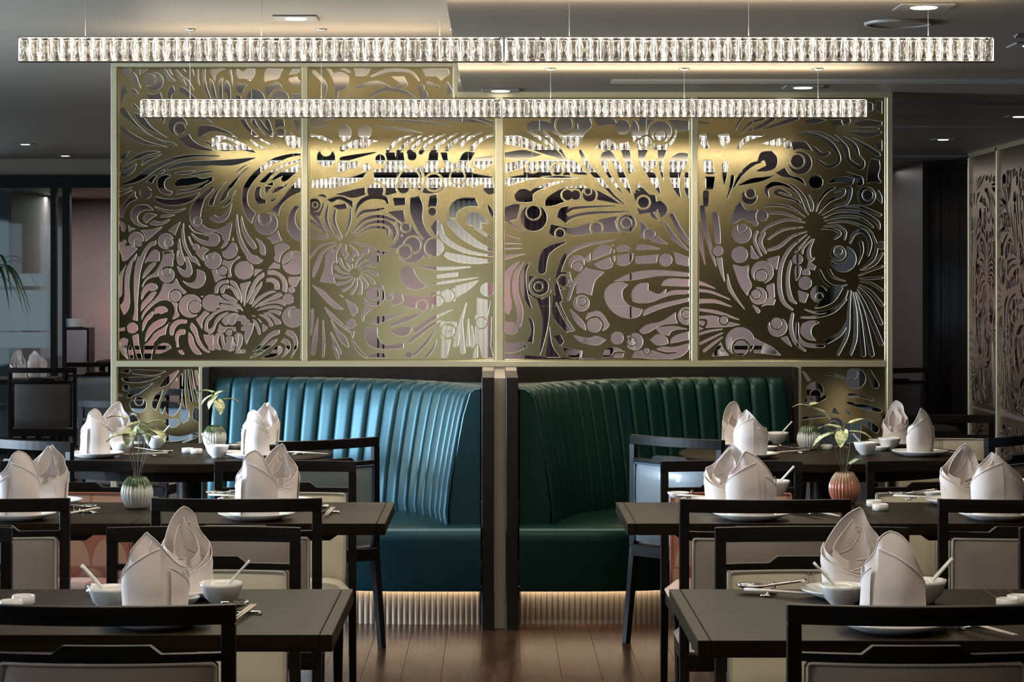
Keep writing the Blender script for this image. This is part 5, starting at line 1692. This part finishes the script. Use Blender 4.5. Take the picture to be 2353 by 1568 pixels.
# ================================================================ tableware
PL = MB().lathe([(0, .004), (.070, .004), (.078, .008), (.117, .021), (.1215, .0235), (.120, .019), (.082, .004), (.074, 0), (0, .0)], 56).mesh('plate', 'porcelain', True)
BW = MB().lathe([(0, .008), (.020, .009), (.036, .022), (.046, .044), (.0495, .0545), (.051, .055), (.049, .046), (.040, .022), (.024, .006), (.022, 0), (.019, 0), (.018, .004), (0, .004)], 44).mesh('bowl', 'porcelain', True)
SD = MB().lathe([(0, .006), (.026, .006), (.036, .017), (.039, .019), (.038, .015), (.028, .002), (.024, 0), (0, 0)], 36).mesh('dish', 'porcelain', True)
PT = MB().lathe([(0, .004), (.019, .004), (.022, .008), (.022, .020), (.024, .022), (.0265, .021), (.0265, .003), (.024, 0), (0, 0)], 36).mesh('pot', 'porcelain', True)
def spoon_mesh(m, L_=.13, w_=.019):       # lies along +x, bowl at origin end
    rows = []
    for i in range(15):
        t = i / 14; x = t * L_
        if t < .42:
            q = t / .42; w = w_ * math.sqrt(max(0, 1 - (2 * q - 1) ** 2)) * (1 if q < .6 else 1) + .0035; dep = .010 * sin(pi * min(1, q)); base = 0
        else:
            w = .0075 + .004 * (t - .42); dep = 0; base = .030 * (t - .42)
        rows.append([(x, w * s, base + .0075 + (abs(s) ** 2 - 1) * dep + .008) for s in (-1, -.6, 0, .6, 1)] + [(x, w * s, base + .0012 + (abs(s) ** 2 - 1) * dep + .008) for s in (1, .6, 0, -.6, -1)])
    return MB().grid(rows, True, True).mesh('spoon', m, True)
SPW = spoon_mesh('porcelain', .125, .020); SPS = spoon_mesh('silver', .17, .021)
def ring_rest_mesh():                      # bar with a round loop at one end
    b_ = MB(); b_.tube([(-.04, 0, .005), (.02, 0, .005)], .0035, 8)
    b_.tube([(.03 + .012 * cos(a), 0, .0145 + .0115 * sin(a)) for a in [2 * pi * k / 20 for k in range(21)]], .0022, 6)
    b_.tube([(-.04, -.012, .0032), (-.04, .012, .0032)], .003, 6); b_.tube([(.018, -.012, .0032), (.018, .012, .0032)], .003, 6)
    return b_.mesh('cutlery_rest', 'silver', True)
RR = ring_rest_mesh()
CH = MB().hexa([(-.0022, -.0022, 0), (-.0022, .0022, 0), (-.0022, .0022, .0044), (-.0022, -.0022, .0044)], [(.21, -.0036, -.0014), (.21, .0036, -.0014), (.21, .0036, .0058), (.21, -.0036, .0058)])
CHM = MB().tube([(0, 0, .003), (.12, 0, .0035), (.215, 0, .0035)], [.0017, .0028, .0036], 6).mesh('chopstick', 'chop', True)
def napkin_mesh(seed, wob=0, flip=1):
    r = random.Random(seed); b_ = MB()
    def shell(rx, ry, side, hi, front, th0, turns, offx, offy, lean, sharp=1.25):
        nu, nv = 72, 16; rows = []
        k1 = .75 + .1 * r.random(); ph = r.uniform(-.3, .3)
        for i in range(nu + 1):
            u = i / nu; dth = (u - .5) * 2 * pi * turns; th = th0 + dth
            s = min(1, abs(dth) / pi)
            if s < .5: H = hi - (hi - side) * sin(pi * s) ** sharp
            else: H = side - (side - front) * ((s - .5) * 2) ** 1.15
            H += .004 * sin(3 * th + ph * 9)
            ax_ = cos(th); ay_ = sin(th)
            # lens section with soft creases in front, behind and at both sides
            q_ = (abs(ax_) ** k1) * (1 if ax_ > 0 else -1); y_ = (abs(ay_) ** 1.25) * (1 if ay_ > 0 else -1)
            cre = 1 - .05 * abs(sin(2 * th + ph)) ** .6
            sp = 1 + .10 * (u - .5)
            row = []
            for j in range(nv + 1):
                z = H * j / nv; q = z / .2
                wx = 1 + .10 * sin(pi * min(1, q / .95)) * flip - .16 * max(0, q - .45); wy = 1.02 + .15 * sin(pi * min(1, q)) - .9 * max(0, q - .4)
                fold = .004 * sin(th * 5 + q * 6 + ph * 7) * q
                row.append((offx * q + lean * q * q + rx * sp * cre * wx * q_ + fold, offy * q + ry * sp * cre * max(.1, wy) * y_ + fold, z))
            rows.append(row)
        b_.grid(rows); b_.tube([q[-1] for q in rows], .0014, 5)
    t0 = pi / 2 + r.uniform(-.25, .25)
    shell(.064, .042, .118, .199, .062, t0, 1.14, .0, .002, r.uniform(-.012, .012))
    shell(.052, .033, .10, .176 + wob, .07, t0 + flip * .55, .78, .016 * flip, .004, .016 * flip, 1.0)
    shell(.046, .027, .09, .160, .07, t0 - flip * .75, .66, -.016 * flip, -.004, -.008 * flip, .9)
    def flap(ta, tb, Ha, Hb, k, z0a=0, z0b=0):          # folded-over layer with a slanting hem
        rows = []
        for i in range(25):
            u = i / 24; th = t0 + ta + (tb - ta) * u; H = Ha + (Hb - Ha) * u ** .9; ax_ = cos(th); ay_ = sin(th); row = []
            for j in range(11):
                z = H * j / 10; q = z / .2
                wx = 1 + .10 * sin(pi * min(1, q / .95)) * flip - .16 * max(0, q - .45); wy = 1.02 + .15 * sin(pi * min(1, q)) - .9 * max(0, q - .4)
                row.append((.064 * 1.01 * k * wx * (abs(ax_) ** .8) * (1 if ax_ > 0 else -1), .002 * q + .042 * (k + .05) * max(.1, wy) * (abs(ay_) ** 1.25) * (1 if ay_ > 0 else -1), z))
            rows.append(row)
        b_.grid(rows); b_.tube([q[-1] for q in rows], .0015, 5)
    f_ = flip
    flap(-f_ * 1.9, f_ * .25, .075, .165, 1.03)
    flap(f_ * 2.3, f_ * .5, .05, .125, 1.04)
    flap(f_ * 1.2, f_ * 3.6, .12, .045, 1.035)
    me = b_.mesh('napkin', 'linen', True)
    bm = bmesh.new(); bm.from_mesh(me)
    bmesh.ops.recalc_face_normals(bm, faces=bm.faces); bm.to_mesh(me); bm.free(); return me
NK = [napkin_mesh(*a) for a in ((1, .010, 1), (5, .004, -1), (9, .012, -1), (14, 0, 1), (21, .014, 1))]
G_PL, G_NK = 'white dinner plates', 'folded linen napkins'
def at_px(x, y, z=.75):                    # table-top point under a photo pixel
    D = (EYE - z) * F / (y - VY); return PX(x, D), D
def plate(x, y, lab): thing('plate', [(None, PL)], (x, y, .75), 0, lab, 'plate', G_PL)
def napkin(x, y, rz, k, lab, z=.7565, s=1.0, sz=1.0): thing('napkin', [(None, NK[k])], (x, y, z), rz, lab, 'napkin', G_NK, scale=(s, s, s * sz))
def setting(x, y, k, rz, lab, s=1.0, pl=True, sz=1.0):
    if pl: plate(x, y, 'white plate under ' + lab)
    napkin(x, y, rz, k, lab, s=s, z=(.7605 if s > 1.05 else .7555) if pl else .75, sz=sz)
# rz 0: opening towards camera, pi: closed back towards camera
setting(-.740, 5.13, 0, pi + .25, 'nearer napkin of the front left table', 1.0)
setting(-.735, 5.61, 1, .35, 'taller back napkin of the front left table', 1.02)
setting(-.752, 7.42, 1, pi - .2, 'nearer napkin of the second left row aisle table', 1.12, sz=.92)
setting(-.722, 7.86, 3, .5, 'back napkin of the second left row aisle table', 1.0)
setting(-1.502, 7.42, 2, pi + .3, 'nearer napkin at the left frame edge', 1.12, sz=.92)
setting(-1.495, 7.86, 4, .2, 'back napkin near the left frame edge', 1.0)
setting(.850, 5.06, 2, pi - .35, 'nearer napkin of the front right table', 1.14, sz=.9)
setting(.842, 5.58, 3, .1, 'open back napkin of the front right table', 1.03)
setting(.800, 7.42, 3, pi + .2, 'nearer napkin of the second right row aisle table', 1.12, sz=.92)
setting(.765, 7.86, 0, -.2, 'back napkin of the second right row aisle table', 1.0)
setting(1.572, 7.42, 4, pi, 'nearer napkin at the right frame edge', 1.12, sz=.92)
setting(1.552, 7.88, 0, .15, 'back napkin near the right frame edge, salt pots to its left', 1.0)
setting(-1.70, 10.02, 1, pi + .1, 'front napkin on the left of the teal-side round table')
setting(-1.71, 10.60, 3, .3, 'rear napkin on the left of the teal-side round table')
setting(-1.015, 9.96, 2, pi - .3, 'front napkin before the teal leather channels')
setting(-1.045, 10.62, 4, .1, 'rear napkin before the teal leather channels')
setting(1.075, 9.98, 0, pi, 'front napkin on the left of the right round table')
setting(1.075, 10.62, 2, .2, 'rear napkin on the left of the right round table')
setting(1.815, 10.12, 3, pi + .7, 'front napkin on the right of the right round table')
setting(1.80, 10.66, 1, -.5, 'rear napkin on the right of the right round table')
napkin(PX(44, 18.3), 18.25, 0, 2, 'left napkin on the far window table', .75, 1.05)
napkin(PX(80, 18.3), 18.4, pi, 4, 'right napkin on the far window table', .75, 1.05)
for i, x in enumerate(FT):
    napkin(x - .22, 22.25, R.random() * 6, i, 'left napkin on the %s alcove table' % ('first', 'second', 'third', 'fourth')[i], .75, 1.1)
    napkin(x + .2, 22.5, R.random() * 6, (i + 2) % 5, 'right napkin on the %s alcove table' % ('first', 'second', 'third', 'fourth')[i], .75, 1.1)
def bowl(px_, py_, sx, lab, spoon=True, sr=1.0):
    x, y = at_px(px_, py_); y += .03
    thing('bowl', [(None, BW)], (x, y, .75), 0, lab, 'bowl', 'white rice bowls')
    if spoon:     # spoon leaning out of the bowl towards sx
        o = link('soup_spoon', SPW, (x - sx * .022, y, .759), rot=(0, radians(-34), 0 if sx > 0 else pi)); tag(o, 'white china spoon resting in the ' + lab, 'spoon', 'white china spoons')
def dish(px_, py_, lab): x, y = at_px(px_, py_); thing('sauce_dish', [(None, SD)], (x, y + .02, .75), 0, lab, 'dish', 'small white sauce dishes')
bowl(248, 1408, -1, 'bowl left of the nearer front left napkin')
bowl(505, 1397, 1, 'bowl right of the taller front left napkin')
bowl(355, 1032, 1, 'bowl behind the plant leaves on the teal-side round table')
bowl(277, 1046, 1, 'bowl beside the left napkins on the teal-side round table', False)
bowl(497, 1054, -1, 'bowl in front of the green-white vase on the left')
bowl(1789, 1022, 1, 'bowl left of the green-white vase on the right')
bowl(1991, 1047, -1, 'bowl right of the plant on the right round table')
bowl(2046, 1036, 1, 'bowl between the two right napkins', False)
bowl(1784, 1142, 1, 'bowl behind the napkins of the right aisle table')
bowl(1940, 1402, -1, 'low bowl in front of the open right napkin')
bowl(2130, 1390, 1, 'bowl hidden right of the nearer front right napkin')
bowl(2345, 1140, 1, 'bowl at the right frame edge')
dish(418, 1392, 'sauce dish between the two front left napkins')
dish(541, 1032, 'sauce dish right of the green-white vase'); dish(533, 1047, 'sauce dish beside the front teal-side plate')
dish(1769, 1036, 'sauce dish beside the right booth napkins'); dish(1757, 1020, 'sauce dish behind the right booth napkins')
dish(2016, 1020, 'sauce dish behind the right bowl'); dish(2025, 1037, 'sauce dish in front of the right bowl'); dish(2150, 1143, 'sauce dish left of the right edge napkins')
dish(1560, 1145, 'sauce dish on the right aisle table corner'); dish(1640, 1176, 'sauce dish peeking under the chair rail')
def pot(px_, py_, lab):
    x, y = at_px(px_, py_); thing('condiment_pot', [(None, PT)], (x, y + .02, .75), 0, lab, 'pot', 'small white condiment pots')
pot(430, 1042, 'left condiment pot on the teal-side round table'); pot(450, 1044, 'right condiment pot on the teal-side round table')
pot(1901, 1034, 'condiment pot right of the green-white vase')
pot(2011, 1166, 'rear condiment pot of the pair on the right'); pot(2025, 1175, 'front condiment pot of the pair on the right')
pot(22, 1404, 'front condiment pot at the lower left edge'); pot(50, 1392, 'rear condiment pot at the lower left edge')
pot(2320, 1400, 'left condiment pot at the lower right edge'); pot(2345, 1392, 'right condiment pot at the lower right edge')
def cutlery(px_, py_, rz, where, sp=True, side=1, chz=0):
    x, y = at_px(px_, py_); c, s = cos(rz), sin(rz)
    def L(a, b): return (x + a * c - b * s, y + a * s + b * c)
    o = link('cutlery_rest', RR, (*L(0, 0), .75), rz - pi / 2 + (0 if side > 0 else pi)); tag(o, 'silver ring-ended cutlery rest ' + where, 'rest', 'silver cutlery rests')
    p0, p1 = L(-.155, side * .008), L(-.155, side * .0162)
    nmk = (('left', 'right') if p0[0] < p1[0] else ('right', 'left')) if abs(s) > .6 else (('nearer', 'farther') if p0[1] < p1[1] else ('farther', 'nearer'))
    for k in (0, 1):
        a, b = L(-.155, side * (.008 + .0082 * k)); o = link('chopstick', CHM, (a, b, .7565), rot=(0, -.012, rz)); tag(o, '%s pale chopstick of the pair %s' % (nmk[k], where), 'chopstick', 'chopsticks ' + where)
    if sp:
        a, b = L(.09, -side * .024); o = link('spoon', SPS, (a, b, .7565), rot=(0, 0, rz + pi)); tag(o, 'silver spoon laid ' + where, 'spoon', 'silver spoons')
cutlery(558, 1412, radians(84), 'beside the lower left chair', True, -1)
cutlery(195, 1180, radians(66), 'left of the ribbed vase on the left', True, -1)
cutlery(752, 1180, radians(88), 'right of the left aisle plate', True, -1)
cutlery(352, 1048, radians(20), 'behind the thin plant stems', True, -1)
cutlery(688, 1045, radians(150), 'under the angled teal-side chair rail', False, 1)
cutlery(1830, 1042, radians(35), 'left of the right green-white vase', True, -1)
cutlery(1868, 1184, radians(112), 'right of the right aisle plate', True, -1)
cutlery(1770, 1368, radians(158), 'on the bare corner of the front right table', True, 1)
cutlery(2095, 1148, radians(155), 'right of the condiment pot pair', True, 1)
cutlery(2225, 1448, radians(113), 'at the lower right plate', True, -1)
cutlery(1582, 1146, radians(150), 'at the right aisle table corner', False, 1)
cutlery(2155, 1044, radians(160), 'right of the right booth napkins', False, 1)
cutlery(520, 1146, radians(160), 'behind the left aisle chair rail', True, 1)
cutlery(255, 1372, radians(150), 'behind the lower left bowl', True, 1)
# ---- vases
def leaf_mesh(seed):
    r = random.Random(seed); rows = []
    for i in range(11):
        t = i / 10; wd = .037 * (sin(pi * min(1, t * .93 + .07)) ** .7) * (1 - .45 * t) if 0 < t < 1 else 0
        if t == 0: wd = .012
        x = t * .085 - (.012 if t < .15 else 0) * 0
        rows.append([(x - (abs(s) * .014 if t < .3 else 0), s * wd, .010 * sin(pi * t) - .012 * t * t + .006 * abs(s)) for s in (-1, -.5, 0, .5, 1)])
    return MB().grid(rows).mesh('leaf', 'leaf', True)
LF = [leaf_mesh(1)]
def vase(x, y, m, lab, plants, s=1.0):
    prof = []
    for i in range(19):
        t = i / 18; z = .002 + .103 * t; r = .0475 * (sin(pi * (.16 + .72 * t)) ** .62); prof.append((r, z))
    prof = [(0, 0)] + prof + [(.020, .098), (0, .085)]
    t = link('vase', None, (x, y, .75)); tag(t, lab, 'vase', 'ribbed plant vases')
    b_ = MB().lathe(prof, 156, rib=.12, nr=26)
    link('vase_body', b_.mesh('vase_body', m, True), parent=t)
    for (dx, dy, dz, az, el, sc) in plants:
        b = Vector((dx * .10, dy * .12, .092)); e = Vector((dx, dy, dz)); mid = b.lerp(e, .5) + Vector((dx * .12, dy * .1, .01))
        pl = link('stem', MB().tube(cat_rom([b, mid, e], 6), .0011, 6).mesh('stem', 'leaf_stem', True), parent=t)
        link('leaf', LF[0], e, parent=pl, rot=(0, -el, az), scale=(sc * .62,) * 3)
def pl_px(cx, D, base_py, pts):
    """leaf base positions given by photo pixels relative to the vase"""
    out = []
    for (px_, py_, az, el, sc) in pts: out.append((PX(px_, D) - cx, R.uniform(-.03, .03), PZ(py_, D) - .75, radians(az), radians(el), sc))
    return out
vx, vy = at_px(310, 1172)
vy += .045
vase(vx, vy, 'vase_green', 'green-topped white ribbed vase standing on the second row left table, leafy', pl_px(vx, vy, 0, [(285, 966, 180, 10, 1.2), (295, 1000, 200, -10, 1.35), (304, 978, 30, 8, 1.1), (322, 985, 60, -45, 1.3), (336, 978, 5, 12, 1.2), (345, 990, -30, -28, 1.3), (320, 1000, -10, -5, 1.0), (306, 985, 250, -60, 1.3)]))
vx, vy = at_px(490, 1034); vy += .05
vase(vx, vy, 'vase_green', 'green-topped white ribbed vase before the teal booth with variegated leaves', pl_px(vx, vy, 0, [(488, 903, 180, 5, 1.35), (497, 912, 220, -50, 1.3), (497, 908, 40, 20, 1.0), (500, 922, -60, -50, 1.35), (512, 922, 0, 0, 1.35), (486, 912, 200, -35, 1.2)]))
vx, vy = at_px(1862, 1036); vy += .05
vase(vx, vy, 'vase_green', 'green-topped white ribbed vase on the right round table', pl_px(vx, vy, 0, [(1860, 937, 175, 5, 1.4), (1868, 932, 40, 10, 1.1), (1872, 942, -20, -20, 1.3), (1880, 945, -10, -30, 1.2)]))
vx, vy = at_px(1945, 1160); vy += .045
vase(vx, vy, 'vase_coral', 'coral ribbed vase on the second row right table', pl_px(vx, vy, 0, [(1912, 1000, 190, -25, 1.5), (1925, 985, 160, 5, 1.3), (1960, 975, 10, 12, 1.3), (1955, 995, -15, -10, 1.3), (1935, 992, 250, -50, 1.2), (1958, 1068, 20, 25, .9), (1945, 1030, 180, 10, .8)]))
vase(FT[1] + .0, 22.2, 'vase_green', 'small green-white vase seen through the left fretwork panel', [])
mat('stand_mirror', (.25, .20, .19), .15, .8)
# ---- serving stand by the alcove wall and palm at the left edge
ss = link('service_stand', None, (PX(184, 20.2), 20.2, 0)); tag(ss, 'narrow service stand with mirrored front left of the screen', 'stand')
link('body', MB().box(-.1, .1, -.15, .15, 0, 1.10).mesh('body', 'black_wood', bevel=.004), parent=ss)
link('front_panel', MB().box(-.085, .085, -.158, -.151, .60, 1.08).mesh('front_panel', 'stand_mirror'), parent=ss)
link('front_panel', MB().box(-.085, .085, -.158, -.151, .10, .57).mesh('front_panel', 'stand_mirror'), parent=ss)
SP_ = MB().lathe([(0, 0), (.05, 0), (.085, .008), (.086, .011), (0, .006)], 28).mesh('plate', 'porcelain', True)
for i in range(6): thing('plate', [(None, SP_)], (PX(176, 20.2), 20.17, 1.1005 + .0125 * i), 0, 'white plate in the stack on the service stand, %s' % ('bottom one', 'second from bottom', 'third from bottom', 'third from top', 'second from top', 'top one')[i], 'plate', 'stacked plates on the service stand')
pt = link('palm_plant', None, (PX(-30, 14.6), 14.6, 0)); tag(pt, 'dark palm with drooping narrow leaves at the left edge', 'plant')
link('pot', MB().lathe([(0, 0), (.14, 0), (.18, .35), (.165, .35), (.15, .32), (0, .32)], 28).mesh('pot', 'black_wood', True), parent=pt)
link('trunk', MB().tube([(0, 0, .3), (.01, 0, .9), (0, .01, 1.5)], [.03, .025, .02], 10).mesh('trunk', 'leaf_stem', True), parent=pt)
for i in range(22):
    az = i * 2.4; ln = .34 + .14 * R.random(); up = .10 + .18 * R.random(); rows = []
    for k in range(9):
        t = k / 8; d_ = ln * (t ** .8) * .75; z = 1.5 + (i % 5) * .02 + up * sin(pi * t * .6) - .42 * t * t; w_ = .013 * sin(pi * (t * .9 + .1)); p = Vector((cos(az) * d_, sin(az) * d_, z)); sd = Vector((-sin(az), cos(az), 0)) * w_
        rows.append([p - sd, p + Vector((0, 0, .003)), p + sd])
    link('frond', MB().grid(rows).mesh('frond', 'palm', True), parent=pt)
